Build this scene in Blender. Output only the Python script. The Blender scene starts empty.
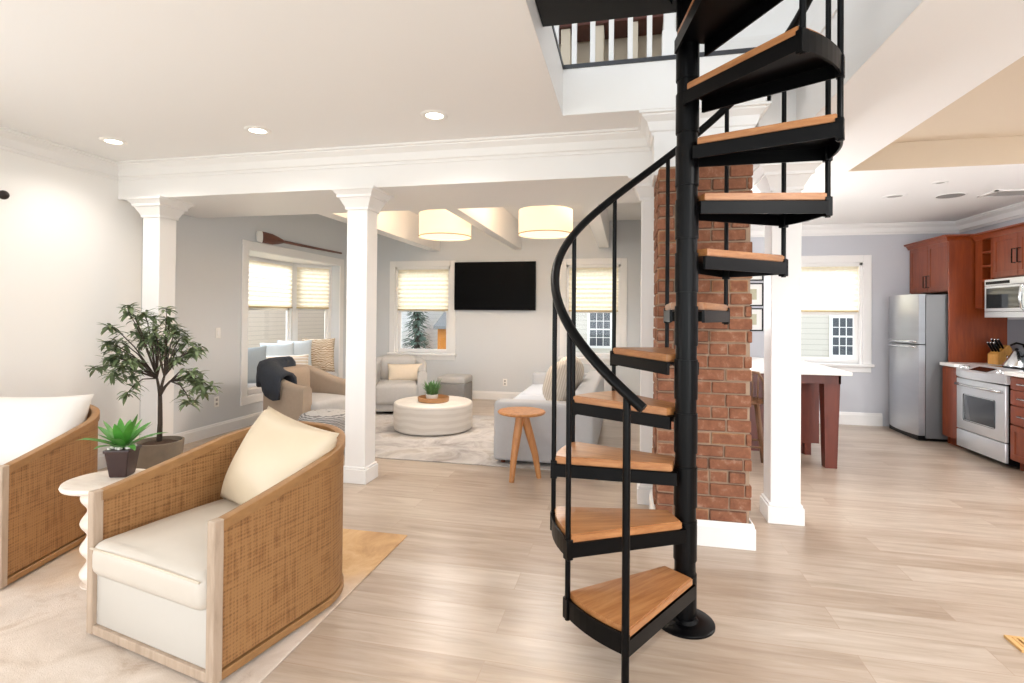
import bpy, bmesh, math, random
from mathutils import Vector, Matrix
R = math.radians
PI = math.pi
random.seed(7)
scene = bpy.context.scene
COL = scene.collection

# ------------------------------------------------------------------ helpers
def link(o):
    COL.objects.link(o)
    return o

def tag(o, label=None, cat=None, group=None, kind=None):
    if label: o['label'] = label
    if cat: o['category'] = cat
    if group: o['group'] = group
    if kind: o['kind'] = kind
    return o

def thing(name, label, cat, loc=(0, 0, 0), rz=0.0, group=None):
    o = link(bpy.data.objects.new(name, None))
    o.empty_display_size = 0.1
    o.location = loc
    o.rotation_euler = (0, 0, rz)
    return tag(o, label, cat, group)

def obj(name, bm, mats, parent=None, smooth=False, angle=None):
    bmesh.ops.recalc_face_normals(bm, faces=bm.faces[:])
    me = bpy.data.meshes.new(name)
    bm.to_mesh(me)
    bm.free()
    if not isinstance(mats, (list, tuple)): mats = [mats]
    for m in mats: me.materials.append(m)
    if smooth:
        for p in me.polygons: p.use_smooth = True
        if angle is not None:
            try: me.set_sharp_from_angle(angle=R(angle))
            except Exception: pass
    o = link(bpy.data.objects.new(name, me))
    if parent is not None: o.parent = parent
    return o

def struct(name, bm, mats, label=None, cat=None, parent=None, **k):
    o = obj(name, bm, mats, parent, **k)
    if parent is None:
        o['kind'] = 'structure'
        if label: o['label'] = label
        if cat: o['category'] = cat
    return o

def NB(): return bmesh.new()

def box(bm, x0, x1, y0, y1, z0, z1, bev=0.0, seg=2, rot=None, mi=0):
    r = bmesh.ops.create_cube(bm, size=1.0)
    vs = r['verts']
    for v in vs:
        v.co = Vector(((x0 + x1) / 2 + v.co.x * (x1 - x0), (y0 + y1) / 2 + v.co.y * (y1 - y0), (z0 + z1) / 2 + v.co.z * (z1 - z0)))
    fs = list({f for v in vs for f in v.link_faces})
    if bev > 0:
        es = list({e for v in vs for e in v.link_edges})
        rr = bmesh.ops.bevel(bm, geom=es, offset=bev, segments=seg, affect='EDGES', profile=0.5)
        fs = [f for f in rr['faces'] if f.is_valid] + [f for f in fs if f.is_valid]
        vs = list({v for f in fs for v in f.verts})
    for f in fs:
        if f.is_valid: f.material_index = mi
    if rot is not None:
        for v in vs: v.co = rot @ v.co
    return vs

def lathe(bm, prof, n=40, c=(0, 0, 0), mi=0, cap=True):
    rings = []
    for (r, z) in prof:
        rings.append([bm.verts.new((c[0] + r * math.cos(2 * PI * i / n), c[1] + r * math.sin(2 * PI * i / n), c[2] + z)) for i in range(n)])
    for a, b in zip(rings, rings[1:]):
        for i in range(n):
            f = bm.faces.new((a[i], a[(i + 1) % n], b[(i + 1) % n], b[i])); f.material_index = mi
    if cap:
        f = bm.faces.new(rings[0][::-1]); f.material_index = mi
        f = bm.faces.new(rings[-1]); f.material_index = mi

def tube(bm, pts, rad, n=10, mi=0, cap=True):
    pts = [Vector(p) for p in pts]
    if not hasattr(rad, '__len__'): rad = [rad] * len(pts)
    rings = []
    prev = None
    for i, p in enumerate(pts):
        t = (pts[min(i + 1, len(pts) - 1)] - pts[max(i - 1, 0)]).normalized()
        if prev is None:
            u = t.cross(Vector((0, 0, 1)))
            if u.length < 1e-3: u = t.cross(Vector((0, 1, 0)))
        else:
            u = prev - t * prev.dot(t)
        u.normalize(); prev = u
        w = t.cross(u)
        rings.append([bm.verts.new(p + (u * math.cos(2 * PI * k / n) + w * math.sin(2 * PI * k / n)) * rad[i]) for k in range(n)])
    for a, b in zip(rings, rings[1:]):
        for k in range(n):
            f = bm.faces.new((a[k], a[(k + 1) % n], b[(k + 1) % n], b[k])); f.material_index = mi
    if cap:
        bm.faces.new(rings[0][::-1]).material_index = mi
        bm.faces.new(rings[-1]).material_index = mi

def prism(bm, poly, z0, z1, mi=0, mat=None):
    n = len(poly)
    f0 = (lambda v: mat @ Vector(v)) if mat is not None else (lambda v: v)
    a = [bm.verts.new(f0((x, y, z0))) for x, y in poly]
    b = [bm.verts.new(f0((x, y, z1))) for x, y in poly]
    fs = [bm.faces.new(a[::-1]), bm.faces.new(b)]
    for i in range(n): fs.append(bm.faces.new((a[i], a[(i + 1) % n], b[(i + 1) % n], b[i])))
    for f in fs: f.material_index = mi
    return a + b

def normals2d(path):
    out = []
    for i in range(len(path)):
        a = Vector(path[max(i - 1, 0)]); b = Vector(path[i]); c = Vector(path[min(i + 1, len(path) - 1)])
        d1 = (b - a); d2 = (c - b)
        if d1.length < 1e-6: d1 = d2
        if d2.length < 1e-6: d2 = d1
        n1 = Vector((d1.y, -d1.x)).normalized(); n2 = Vector((d2.y, -d2.x)).normalized()
        m = (n1 + n2)
        if m.length < 1e-5: m = n1
        m.normalize()
        m = m / max(0.35, m.dot(n1))
        out.append(m)
    return out      # points to the right-hand side of the path

def sweep(bm, path, sec, uvscale=None, caps=True, mi=0):
    """sweep(sec(i) -> closed list of (offset to the right, z)) along a plan path"""
    nn = normals2d(path)
    rings = []
    for i, p in enumerate(path):
        rings.append([bm.verts.new((p[0] + nn[i].x * o, p[1] + nn[i].y * o, z)) for o, z in sec(i)])
    m = len(rings[0])
    L = [0]
    for a, b in zip(path, path[1:]): L.append(L[-1] + (Vector(b) - Vector(a)).length)
    uv = bm.loops.layers.uv.verify() if uvscale else None
    for i in range(len(rings) - 1):
        a, b = rings[i], rings[i + 1]
        for k in range(m):
            f = bm.faces.new((a[k], a[(k + 1) % m], b[(k + 1) % m], b[k])); f.material_index = mi
            if uv:
                for lp in f.loops:
                    lp[uv].uv = (L[i] if lp.vert in a else L[i + 1], lp.vert.co.z)
    if caps:
        bm.faces.new(rings[0][::-1]).material_index = mi
        bm.faces.new(rings[-1]).material_index = mi

def rsec(w0, w1, z0, z1, r, n=4):
    """rounded rectangle section"""
    r = min(r, (w1 - w0) / 2 - 1e-4, (z1 - z0) / 2 - 1e-4)
    out = []
    for cx, cz, a0 in ((w1 - r, z1 - r, 0), (w0 + r, z1 - r, 90), (w0 + r, z0 + r, 180), (w1 - r, z0 + r, 270)):
        for k in range(n + 1):
            a = R(a0 + 90 * k / n)
            out.append((cx + r * math.cos(a), cz + r * math.sin(a)))
    return out

def pillow(bm, w, h, t, mat, nu=18, nv=14, puff=0.55, sag=0.0, seedv=0):
    """a stuffed cushion in the xz plane, thickness in y, pinched at the seams"""
    rnd = random.Random(seedv)
    ph = [rnd.uniform(0, 6) for _ in range(4)]
    def sh(u, v):
        a = max(0.0, 1 - abs(u) ** 2.6); b = max(0.0, 1 - abs(v) ** 2.6)
        return (a * b) ** puff
    for s in (1, -1):
        g = []
        for j in range(nv + 1):
            row = []
            for i in range(nu + 1):
                u = -1 + 2 * i / nu; v = -1 + 2 * j / nv
                k = 1 - 0.07 * (1 - abs(v) ** 2) * abs(u) ** 3; k2 = 1 - 0.07 * (1 - abs(u) ** 2) * abs(v) ** 3
                y = s * t / 2 * sh(u, v) * (1 + 0.07 * math.sin(3.1 * u + ph[0]) * math.sin(2.6 * v + ph[1]))
                zz = v * h / 2 * k2 - sag * (1 - v) * 0.5 * (1 - u * u) * 0
                row.append(bm.verts.new(mat @ Vector((u * w / 2 * k, y, zz))))
            g.append(row)
        for j in range(nv):
            for i in range(nu):
                q = (g[j][i], g[j][i + 1], g[j + 1][i + 1], g[j + 1][i])
                bm.faces.new(q if s < 0 else q[::-1])
    bmesh.ops.remove_doubles(bm, verts=bm.verts[:], dist=1e-5)

def softbox(bm, x0, x1, y0, y1, z0, z1, r=0.05, crown=0.02, nx=14, ny=14, mat=None):
    """a cushion block: rounded edges, domed top"""
    tmp = bmesh.new()
    box(tmp, x0, x1, y0, y1, z0, z1, bev=r, seg=4)
    big = [f for f in tmp.faces if f.normal.z > .99]
    bmesh.ops.subdivide_edges(tmp, edges=list({e for f in big for e in f.edges}), cuts=6, use_grid_fill=True)
    for v in tmp.verts:
        u = (v.co.x - (x0 + x1) / 2) / ((x1 - x0) / 2); w = (v.co.y - (y0 + y1) / 2) / ((y1 - y0) / 2)
        if v.co.z > (z0 + z1) / 2: v.co.z += crown * max(0, 1 - u * u) * max(0, 1 - w * w)
        if mat is not None: v.co = mat @ v.co
    me = bpy.data.meshes.new('tmp'); tmp.to_mesh(me); tmp.free()
    bm.from_mesh(me); bpy.data.meshes.remove(me)

def T(x, y, z): return Matrix.Translation((x, y, z))
def RX(a): return Matrix.Rotation(R(a), 4, 'X')
def RY(a): return Matrix.Rotation(R(a), 4, 'Y')
def RZ(a): return Matrix.Rotation(R(a), 4, 'Z')

def copy_tree(o, parent=None):
    c = o.copy(); COL.objects.link(c)
    if parent is not None: c.parent = parent
    for ch in list(o.children): copy_tree(ch, c)
    return c

# ------------------------------------------------------------------ materials
def newmat(name):
    m = bpy.data.materials.new(name); m.use_nodes = True
    nt = m.node_tree
    return m, nt, nt.nodes['Principled BSDF']

def N(nt, typ, **k):
    n = nt.nodes.new(typ)
    for a, v in k.items():
        if a in n.inputs: n.inputs[a].default_value = v
        else: setattr(n, a, v)
    return n

def lin(c):
    if isinstance(c, str):
        c = c.lstrip('#'); c = [int(c[i:i + 2], 16) / 255 for i in (0, 2, 4)]
    return tuple(((x / 12.92) if x <= .04045 else ((x + .055) / 1.055) ** 2.4) for x in c[:3]) + (1.0,)

def plain(name, col, rough=.5, metal=0.0, spec=None, noise=0.0, scale=8.0, bump=0.0, bscale=120.0, coat=0.0, stretch=None):
    m, nt, b = newmat(name)
    b.inputs['Base Color'].default_value = lin(col)
    b.inputs['Roughness'].default_value = rough
    b.inputs['Metallic'].default_value = metal
    if spec is not None: b.inputs['Specular IOR Level'].default_value = spec
    if coat: b.inputs['Coat Weight'].default_value = coat
    if noise or bump:
        tc = N(nt, 'ShaderNodeTexCoord')
        src = tc.outputs['Object']
        if stretch:
            mp = N(nt, 'ShaderNodeMapping'); mp.inputs['Scale'].default_value = stretch
            nt.links.new(src, mp.inputs['Vector']); src = mp.outputs['Vector']
    if noise:
        n = N(nt, 'ShaderNodeTexNoise', Scale=scale, Detail=5.0, Roughness=.6)
        nt.links.new(src, n.inputs['Vector'])
        mx = N(nt, 'ShaderNodeMix', data_type='RGBA')
        c = lin(col)
        mx.inputs[6].default_value = tuple(max(0, x * (1 - noise)) for x in c[:3]) + (1,)
        mx.inputs[7].default_value = tuple(min(1, x * (1 + noise)) for x in c[:3]) + (1,)
        nt.links.new(n.outputs['Fac'], mx.inputs[0])
        nt.links.new(mx.outputs[2], b.inputs['Base Color'])
    if bump:
        n2 = N(nt, 'ShaderNodeTexNoise', Scale=bscale, Detail=4.0)
        nt.links.new(src, n2.inputs['Vector'])
        bp = N(nt, 'ShaderNodeBump', Strength=bump, Distance=.01)
        nt.links.new(n2.outputs['Fac'], bp.inputs['Height'])
        nt.links.new(bp.outputs['Normal'], b.inputs['Normal'])
    return m

def ramp(nt, fac, stops):
    r = N(nt, 'ShaderNodeValToRGB')
    e = r.color_ramp.elements
    e[0].position, e[0].color = stops[0][0], lin(stops[0][1])
    e[1].position, e[1].color = stops[-1][0], lin(stops[-1][1])
    for p, c in stops[1:-1]:
        x = e.new(p); x.color = lin(c)
    nt.links.new(fac, r.inputs['Fac'])
    return r.outputs['Color']

def wood(name, stops, scale=(1.2, 14, 14), rough=.42, dist=2.0, bump=.05, coat=0.0, coord='Object'):
    m, nt, b = newmat(name)
    tc = N(nt, 'ShaderNodeTexCoord')
    mp = N(nt, 'ShaderNodeMapping'); mp.inputs['Scale'].default_value = scale
    nt.links.new(tc.outputs[coord], mp.inputs['Vector'])
    n1 = N(nt, 'ShaderNodeTexNoise', Scale=2.2, Detail=8.0, Roughness=.62, Distortion=dist * .3)
    nt.links.new(mp.outputs['Vector'], n1.inputs['Vector'])
    c = ramp(nt, n1.outputs['Fac'], stops)
    nt.links.new(c, b.inputs['Base Color'])
    b.inputs['Roughness'].default_value = rough
    if coat: b.inputs['Coat Weight'].default_value = coat; b.inputs['Coat Roughness'].default_value = .2
    if bump:
        bp = N(nt, 'ShaderNodeBump', Strength=bump, Distance=.01)
        nt.links.new(n1.outputs['Fac'], bp.inputs['Height'])
        nt.links.new(bp.outputs['Normal'], b.inputs['Normal'])
    return m

M = {}
M['wall'] = plain('wall_paint_white', '#f1efec', .7)
M['wallgrey'] = plain('wall_paint_grey', '#d3d5d7', .7)
M['wallkit'] = plain('wall_paint_kitchen_grey', '#c3c4ca', .7)
M['ceil'] = plain('ceiling_paint', '#f0efee', .8)
M['tray'] = plain('ceiling_beige', '#d3c3ae', .8)  # recess coloured warmer and darker than the ceiling around it
M['trim'] = plain('trim_paint_white', '#eceae8', .45)
M['beige'] = plain('wall_paint_beige', '#d9cdbb', .7)
M['black'] = plain('black_metal', '#020203', .36, spec=.16)
M['blacktrim'] = plain('dark_edge_trim', '#2a2b30', .4)
M['oak'] = wood('stair_oak', [(.2, '#774726'), (.42, '#9c6539'), (.6, '#b07a4b'), (.85, '#c08f60')], scale=(1.4, 16, 16), rough=.35, coat=.2)
M['paleoak'] = wood('pale_oak', [(.2, '#94806c'), (.5, '#ad9884'), (.85, '#bdaa97')], scale=(14, 14, 2), rough=.5)
M['rimoak'] = wood('honey_rim', [(.2, '#85613b'), (.5, '#986f44'), (.85, '#a98053')], scale=(6, 6, 12), rough=.5)
M['stoolwood'] = wood('stool_wood', [(.2, '#8f5a30'), (.5, '#b97f4c'), (.85, '#cb965f')], scale=(9, 9, 1.6), rough=.45)
M['cherry'] = wood('cherry_cabinet', [(.2, '#68280c'), (.5, '#7f3511'), (.85, '#96481b')], scale=(9, 9, 1.1), rough=.38, coat=.25)
M['cherrydark'] = wood('island_cherry', [(.2, '#4d1c0f'), (.5, '#602515'), (.85, '#73311c')], scale=(9, 9, 1.1), rough=.4, coat=.2)
M['darkwood'] = wood('dark_wood', [(.2, '#3c1d12'), (.5, '#55291a'), (.85, '#6b3722')], scale=(1.5, 9, 9), rough=.4)
M['bookbrown'] = plain('upstairs_brown_wood', '#54281f', .5, noise=.25, scale=6)
M['chairwood'] = wood('windsor_wood', [(.2, '#4d3322'), (.5, '#6d4a31'), (.85, '#84603f')], scale=(8, 8, 1.5), rough=.45)
M['white'] = plain('white_paint', '#f0efee', .4)
M['quartz'] = plain('white_counter', '#efedea', .25, noise=.03, scale=30)
M['cream'] = plain('cream_leather', '#c6bdb1', .38, noise=.05, scale=5, bump=.15, bscale=9)
M['creamfront'] = plain('cream_leather_panel', '#bfb9b0', .42, noise=.03, scale=5)
M['tanleather'] = plain('tan_leather', '#cfbea4', .4, noise=.06, scale=4, bump=.22, bscale=7)
M['piping'] = plain('cushion_piping', '#cfc2ae', .5)
M['greyfab'] = plain('grey_fabric', '#b9b6b3', .9, noise=.08, scale=30, bump=.15, bscale=300)
M['taupefab'] = plain('taupe_fabric', '#a89684', .9, noise=.08, scale=30, bump=.15, bscale=300)
M['sofafab'] = plain('sofa_fabric', '#b4b3b4', .9, noise=.05, scale=30, bump=.12, bscale=300)
M['sofaseat'] = plain('sofa_seat_fabric', '#bbbec5', .9, noise=.04, scale=20)
M['ottfab'] = plain('ottoman_fabric', '#8d8a88', .95, noise=.12, scale=20, bump=.2, bscale=200)
M['throw'] = plain('throw_knit', '#33373f', .95, noise=.2, scale=40, bump=.5, bscale=90)
M['lumbar'] = plain('lumbar_fabric', '#d8c8b3', .9, noise=.05, scale=20)
M['bluepil'] = plain('pale_blue_fabric', '#cdd7de', .9, noise=.05, scale=12)
M['greypil'] = plain('grey_blue_fabric', '#a9b3ba', .9, noise=.06, scale=12)
M['benchcush'] = plain('bench_cushion_fabric', '#d9d6d4', .9, noise=.04, scale=12)
M['steel'] = plain('stainless_steel', '#b9bbbf', .3, metal=.9, noise=.06, scale=2.0, stretch=(1, 1, 12))
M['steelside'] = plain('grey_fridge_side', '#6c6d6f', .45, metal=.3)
M['chrome'] = plain('bright_steel', '#d6d8da', .2, metal=1.0)
M['rangesteel'] = plain('range_steel', '#d9dbde', .33, metal=.55)
M['blackglass'] = plain('black_glass', '#0b0c0e', .06, spec=.6)
M['ovenglass'] = plain('oven_glass', '#3d4146', .12, spec=.6)
M['tv'] = plain('tv_screen', '#030304', .5, spec=.08)
M['plastic'] = plain('white_plastic', '#f0eeea', .4)
M['tile'] = plain('backsplash_tile', '#7f838a', .3, noise=.05, scale=3)
M['knifewood'] = wood('knife_block_wood', [(.2, '#a5702f'), (.5, '#c48d45'), (.85, '#d6a35b')], scale=(12, 12, 3), rough=.45)
M['leaf'] = plain('leaf_green', '#6c7c57', .5, noise=.45, scale=7)
M['fern'] = plain('fern_green', '#4c8d35', .42, noise=.4, scale=14)
M['succ'] = plain('herb_green', '#5d8450', .5, noise=.45, scale=25)
M['bark'] = plain('bark', '#4a3f37', .85, noise=.35, scale=30, bump=.4, bscale=60)
M['soil'] = plain('soil', '#4f3a2b', .95, noise=.4, scale=60, bump=.5, bscale=80)
M['concrete'] = plain('stoneware_pot', '#85796a', .8, noise=.18, scale=14, bump=.15, bscale=50)
M['potdark'] = plain('dark_brown_pot', '#35211f', .35, noise=.12, scale=12)
M['pebble'] = plain('pebbles', '#d8d3c8', .6, noise=.1, scale=30)
M['whitewash'] = wood('whitewashed_wood', [(.2, '#d6c5b6'), (.5, '#e6d9cc'), (.85, '#f1e8de')], scale=(3, 12, 3), rough=.55)
M['ground'] = plain('outdoor_ground', '#9aa08c', .95, noise=.2, scale=1.2)
M['spruce'] = plain('spruce_green', '#5f7468', .8, noise=.4, scale=5)
M['orange'] = plain('orange_paint', '#e0913f', .6, noise=.08, scale=3)
M['roofgrey'] = plain('grey_shingle', '#8d8f92', .85, noise=.15, scale=9)
M['winddark'] = plain('house_window_glass', '#4a4f57', .4, spec=.2)
M['paper'] = plain('print_paper', '#eceae6', .7, noise=.05, scale=3)
M['finial'] = plain('bronze_finial', '#2b211d', .4, metal=.4)
M['fixture_off'] = plain('unlit_fixture', '#a9a6a4', .6)
M['oarwood'] = wood('oar_varnish', [(.2, '#4c2415'), (.5, '#6b3520'), (.85, '#84472b')], scale=(9, 1.2, 9), rough=.35, coat=.3)
M['trayrim'] = wood('tray_wood', [(.2, '#8a5f3a'), (.5, '#a97a4d'), (.85, '#bd9062')], scale=(4, 4, 12), rough=.45)
M['grate'] = wood('vent_wood', [(.2, '#b98a50'), (.5, '#d0a468'), (.85, '#dfb981')], scale=(12, 2, 6), rough=.45)

def emis(name, col, s):
    m, nt, b = newmat(name)
    b.inputs['Base Color'].default_value = lin(col)
    b.inputs['Emission Color'].default_value = lin(col)
    b.inputs['Emission Strength'].default_value = s
    return m
M['spot'] = emis('lit_downlight', '#fff1dc', 9.0)
M['drum'] = emis('lit_drum_shade', '#f6e6c6', .42)
M['drumbot'] = emis('lit_drum_diffuser', '#ffeedd', .55)

def glass():
    m, nt, b = newmat('window_glass')
    nt.nodes.remove(b)
    out = nt.nodes['Material Output']
    tr = N(nt, 'ShaderNodeBsdfTransparent'); gl = N(nt, 'ShaderNodeBsdfGlossy', Roughness=.02)
    lw = N(nt, 'ShaderNodeLayerWeight'); pw = N(nt, 'ShaderNodeMath', operation='POWER'); pw.inputs[1].default_value = 4.0
    nt.links.new(lw.outputs['Facing'], pw.inputs[0])
    fr = N(nt, 'ShaderNodeMath', operation='MULTIPLY_ADD'); fr.inputs[1].default_value = .5; fr.inputs[2].default_value = .03; nt.links.new(pw.outputs[0], fr.inputs[0])
    mx = N(nt, 'ShaderNodeMixShader')
    nt.links.new(fr.outputs[0], mx.inputs[0]); nt.links.new(tr.outputs[0], mx.inputs[1]); nt.links.new(gl.outputs[0], mx.inputs[2])
    nt.links.new(mx.outputs[0], out.inputs['Surface'])
    return m
M['glass'] = glass()

def blindmat():
    m, nt, b = newmat('cellular_blind')
    out = nt.nodes['Material Output']
    tc = N(nt, 'ShaderNodeTexCoord')
    sp = N(nt, 'ShaderNodeSeparateXYZ'); nt.links.new(tc.outputs['Object'], sp.inputs[0])
    n = N(nt, 'ShaderNodeTexNoise', Scale=26.0, Detail=3.0)
    nt.links.new(tc.outputs['Object'], n.inputs['Vector'])
    c = ramp(nt, n.outputs['Fac'], [(.3, '#f2e8d2'), (.7, '#f8f1e0')])
    d = N(nt, 'ShaderNodeBsdfDiffuse'); t = N(nt, 'ShaderNodeBsdfTranslucent')
    nt.links.new(c, d.inputs['Color']); nt.links.new(c, t.inputs['Color'])
    mx = N(nt, 'ShaderNodeMixShader'); mx.inputs[0].default_value = .42
    nt.links.new(d.outputs[0], mx.inputs[1]); nt.links.new(t.outputs[0], mx.inputs[2])
    nt.nodes.remove(b)
    nt.links.new(mx.outputs[0], out.inputs['Surface'])
    return m
M['blind'] = blindmat()
M['blindrail'] = plain('blind_rail', '#c9b488', .5)

def floormat():
    m, nt, b = newmat('plank_floor')
    tc = N(nt, 'ShaderNodeTexCoord')
    br = N(nt, 'ShaderNodeTexBrick', Scale=1.0)
    br.offset = .37; br.offset_frequency = 2
    br.inputs['Color1'].default_value = (0, 0, 0, 1); br.inputs['Color2'].default_value = (1, 1, 1, 1)
    br.inputs['Mortar'].default_value = (.5, .5, .5, 1)
    br.inputs['Brick Width'].default_value = 1.5; br.inputs['Row Height'].default_value = .19
    br.inputs['Mortar Size'].default_value = .0018; br.inputs['Bias'].default_value = 0
    nt.links.new(tc.outputs['Object'], br.inputs['Vector'])
    mp = N(nt, 'ShaderNodeMapping'); mp.inputs['Scale'].default_value = (.9, 9, 1)
    nt.links.new(tc.outputs['Object'], mp.inputs['Vector'])
    # shift the grain from plank to plank
    ad = N(nt, 'ShaderNodeVectorMath', operation='ADD')
    sc = N(nt, 'ShaderNodeVectorMath', operation='SCALE'); sc.inputs['Scale'].default_value = 11.0
    nt.links.new(br.outputs['Color'], sc.inputs[0])
    nt.links.new(mp.outputs['Vector'], ad.inputs[0]); nt.links.new(sc.outputs[0], ad.inputs[1])
    n = N(nt, 'ShaderNodeTexNoise', Scale=2.4, Detail=7.0, Roughness=.6, Distortion=.5)
    nt.links.new(ad.outputs[0], n.inputs['Vector'])
    c1 = ramp(nt, n.outputs['Fac'], [(.25, '#a39280'), (.5, '#b9a999'), (.75, '#c8bbae')])
    mx = N(nt, 'ShaderNodeMix', data_type='RGBA', blend_type='MULTIPLY'); mx.inputs[0].default_value = 1.0
    c2 = ramp(nt, br.outputs['Color'], [(0.0, '#e9e2dc'), (1.0, '#ffffff')])
    nt.links.new(c1, mx.inputs[6]); nt.links.new(c2, mx.inputs[7])
    mx2 = N(nt, 'ShaderNodeMix', data_type='RGBA'); mx2.inputs[7].default_value = lin('#a48d79')
    fm = N(nt, 'ShaderNodeMath', operation='MULTIPLY'); fm.inputs[1].default_value = .7
    nt.links.new(br.outputs['Fac'], fm.inputs[0])
    nt.links.new(fm.outputs[0], mx2.inputs[0]); nt.links.new(mx.outputs[2], mx2.inputs[6])
    nt.links.new(mx2.outputs[2], b.inputs['Base Color'])
    b.inputs['Roughness'].default_value = .30
    b.inputs['Specular IOR Level'].default_value = .45
    return m
M['floor'] = floormat()

def rugmat(name, stops, scale, fine=60, band=None):
    m, nt, b = newmat(name)
    tc = N(nt, 'ShaderNodeTexCoord')
    n = N(nt, 'ShaderNodeTexNoise', Scale=scale, Detail=6.0, Roughness=.65, Distortion=.9)
    nt.links.new(tc.outputs['Object'], n.inputs['Vector'])
    c = ramp(nt, n.outputs['Fac'], stops)
    if band:
        # the weave turns from pale to tan towards one end of the rug
        sp = N(nt, 'ShaderNodeSeparateXYZ'); nt.links.new(tc.outputs['Object'], sp.inputs[0])
        n3 = N(nt, 'ShaderNodeTexNoise', Scale=3.0, Detail=5.0); nt.links.new(tc.outputs['Object'], n3.inputs['Vector'])
        a = N(nt, 'ShaderNodeMath', operation='MULTIPLY_ADD'); a.inputs[1].default_value = .8
        nt.links.new(n3.outputs['Fac'], a.inputs[0]); nt.links.new(sp.outputs[1], a.inputs[2])
        mr = N(nt, 'ShaderNodeMapRange'); mr.inputs['From Min'].default_value = band[0]; mr.inputs['From Max'].default_value = band[1]
        nt.links.new(a.outputs[0], mr.inputs['Value'])
        c2 = ramp(nt, n.outputs['Fac'], band[2])
        mx = N(nt, 'ShaderNodeMix', data_type='RGBA')
        nt.links.new(mr.outputs[0], mx.inputs[0]); nt.links.new(c, mx.inputs[6]); nt.links.new(c2, mx.inputs[7])
        c = mx.outputs[2]
    nt.links.new(c, b.inputs['Base Color'])
    b.inputs['Roughness'].default_value = .95
    b.inputs['Specular IOR Level'].default_value = .1
    n2 = N(nt, 'ShaderNodeTexNoise', Scale=fine * 3, Detail=3.0)
    nt.links.new(tc.outputs['Object'], n2.inputs['Vector'])
    bp = N(nt, 'ShaderNodeBump', Strength=.25, Distance=.01)
    nt.links.new(n2.outputs['Fac'], bp.inputs['Height']); nt.links.new(bp.outputs['Normal'], b.inputs['Normal'])
    return m
M['rug'] = rugmat('beige_rug', [(.3, '#b3a090'), (.42, '#cbbcae'), (.58, '#d6c9bd'), (.68, '#c6b4a4'), (.8, '#bba793')], 3.2,
                  band=(2.55, 3.1, [(.3, '#b08c66'), (.5, '#cba67c'), (.65, '#d8b88f'), (.8, '#c39c72')]))
M['ruggrey'] = rugmat('grey_rug', [(.3, '#8f8986'), (.42, '#aea8a4'), (.55, '#c4bfbb'), (.62, '#b6aea5'), (.75, '#a29c99')], 2.6)

def canemat():
    m, nt, b = newmat('woven_cane')
    uv = N(nt, 'ShaderNodeUVMap')
    w1 = N(nt, 'ShaderNodeTexWave', Scale=22.0, Distortion=1.2); w1.bands_direction = 'X'; w1.inputs['Detail Scale'].default_value = 3
    w2 = N(nt, 'ShaderNodeTexWave', Scale=22.0, Distortion=1.2); w2.bands_direction = 'Y'; w2.inputs['Detail Scale'].default_value = 3
    for w in (w1, w2): nt.links.new(uv.outputs[0], w.inputs['Vector'])
    mul = N(nt, 'ShaderNodeMath', operation='MULTIPLY')
    nt.links.new(w1.outputs['Fac'], mul.inputs[0]); nt.links.new(w2.outputs['Fac'], mul.inputs[1])
    mp = N(nt, 'ShaderNodeMapping'); mp.inputs['Scale'].default_value = (60, 6, 1)
    nt.links.new(uv.outputs[0], mp.inputs['Vector'])
    n = N(nt, 'ShaderNodeTexNoise', Scale=1.0, Detail=4.0); nt.links.new(mp.outputs['Vector'], n.inputs['Vector'])
    mp2 = N(nt, 'ShaderNodeMapping'); mp2.inputs['Scale'].default_value = (5, 70, 1)
    nt.links.new(uv.outputs[0], mp2.inputs['Vector'])
    n2 = N(nt, 'ShaderNodeTexNoise', Scale=1.0, Detail=4.0); nt.links.new(mp2.outputs['Vector'], n2.inputs['Vector'])
    av = N(nt, 'ShaderNodeMath', operation='ADD'); nt.links.new(n.outputs['Fac'], av.inputs[0]); nt.links.new(n2.outputs['Fac'], av.inputs[1])
    sub = N(nt, 'ShaderNodeMath', operation='MULTIPLY_ADD'); sub.inputs[1].default_value = -.28
    nt.links.new(mul.outputs[0], sub.inputs[0]); nt.links.new(av.outputs[0], sub.inputs[2])
    c = ramp(nt, sub.outputs[0], [(.58, '#704c29'), (.80, '#8a5f36'), (1.0, '#9b7145')])
    nt.links.new(c, b.inputs['Base Color'])
    b.inputs['Roughness'].default_value = .55
    bp = N(nt, 'ShaderNodeBump', Strength=.35, Distance=.004)
    nt.links.new(mul.outputs[0], bp.inputs['Height']); nt.links.new(bp.outputs['Normal'], b.inputs['Normal'])
    return m
M['cane'] = canemat()

def bricktone(name, a, bcol):
    m, nt, b = newmat(name)
    tc = N(nt, 'ShaderNodeTexCoord')
    n = N(nt, 'ShaderNodeTexNoise', Scale=16.0, Detail=7.0, Roughness=.7)
    nt.links.new(tc.outputs['Object'], n.inputs['Vector'])
    c = ramp(nt, n.outputs['Fac'], [(.25, a), (.55, bcol), (.8, '#b59681')])
    nt.links.new(c, b.inputs['Base Color']); b.inputs['Roughness'].default_value = .9
    bp = N(nt, 'ShaderNodeBump', Strength=.6, Distance=.01)
    nt.links.new(n.outputs['Fac'], bp.inputs['Height']); nt.links.new(bp.outputs['Normal'], b.inputs['Normal'])
    return m
BRICKS = [bricktone('brick_red', '#6a3e2a', '#8a5940'), bricktone('brick_brown', '#503122', '#6e4a37'), bricktone('brick_orange', '#825536', '#a27753'),
          bricktone('brick_pale', '#7e5a45', '#a48268'), bricktone('brick_rust', '#71442f', '#8d5e44')]
M['mortar'] = plain('mortar', '#a08873', .95, noise=.15, scale=30, bump=.4, bscale=90)

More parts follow.
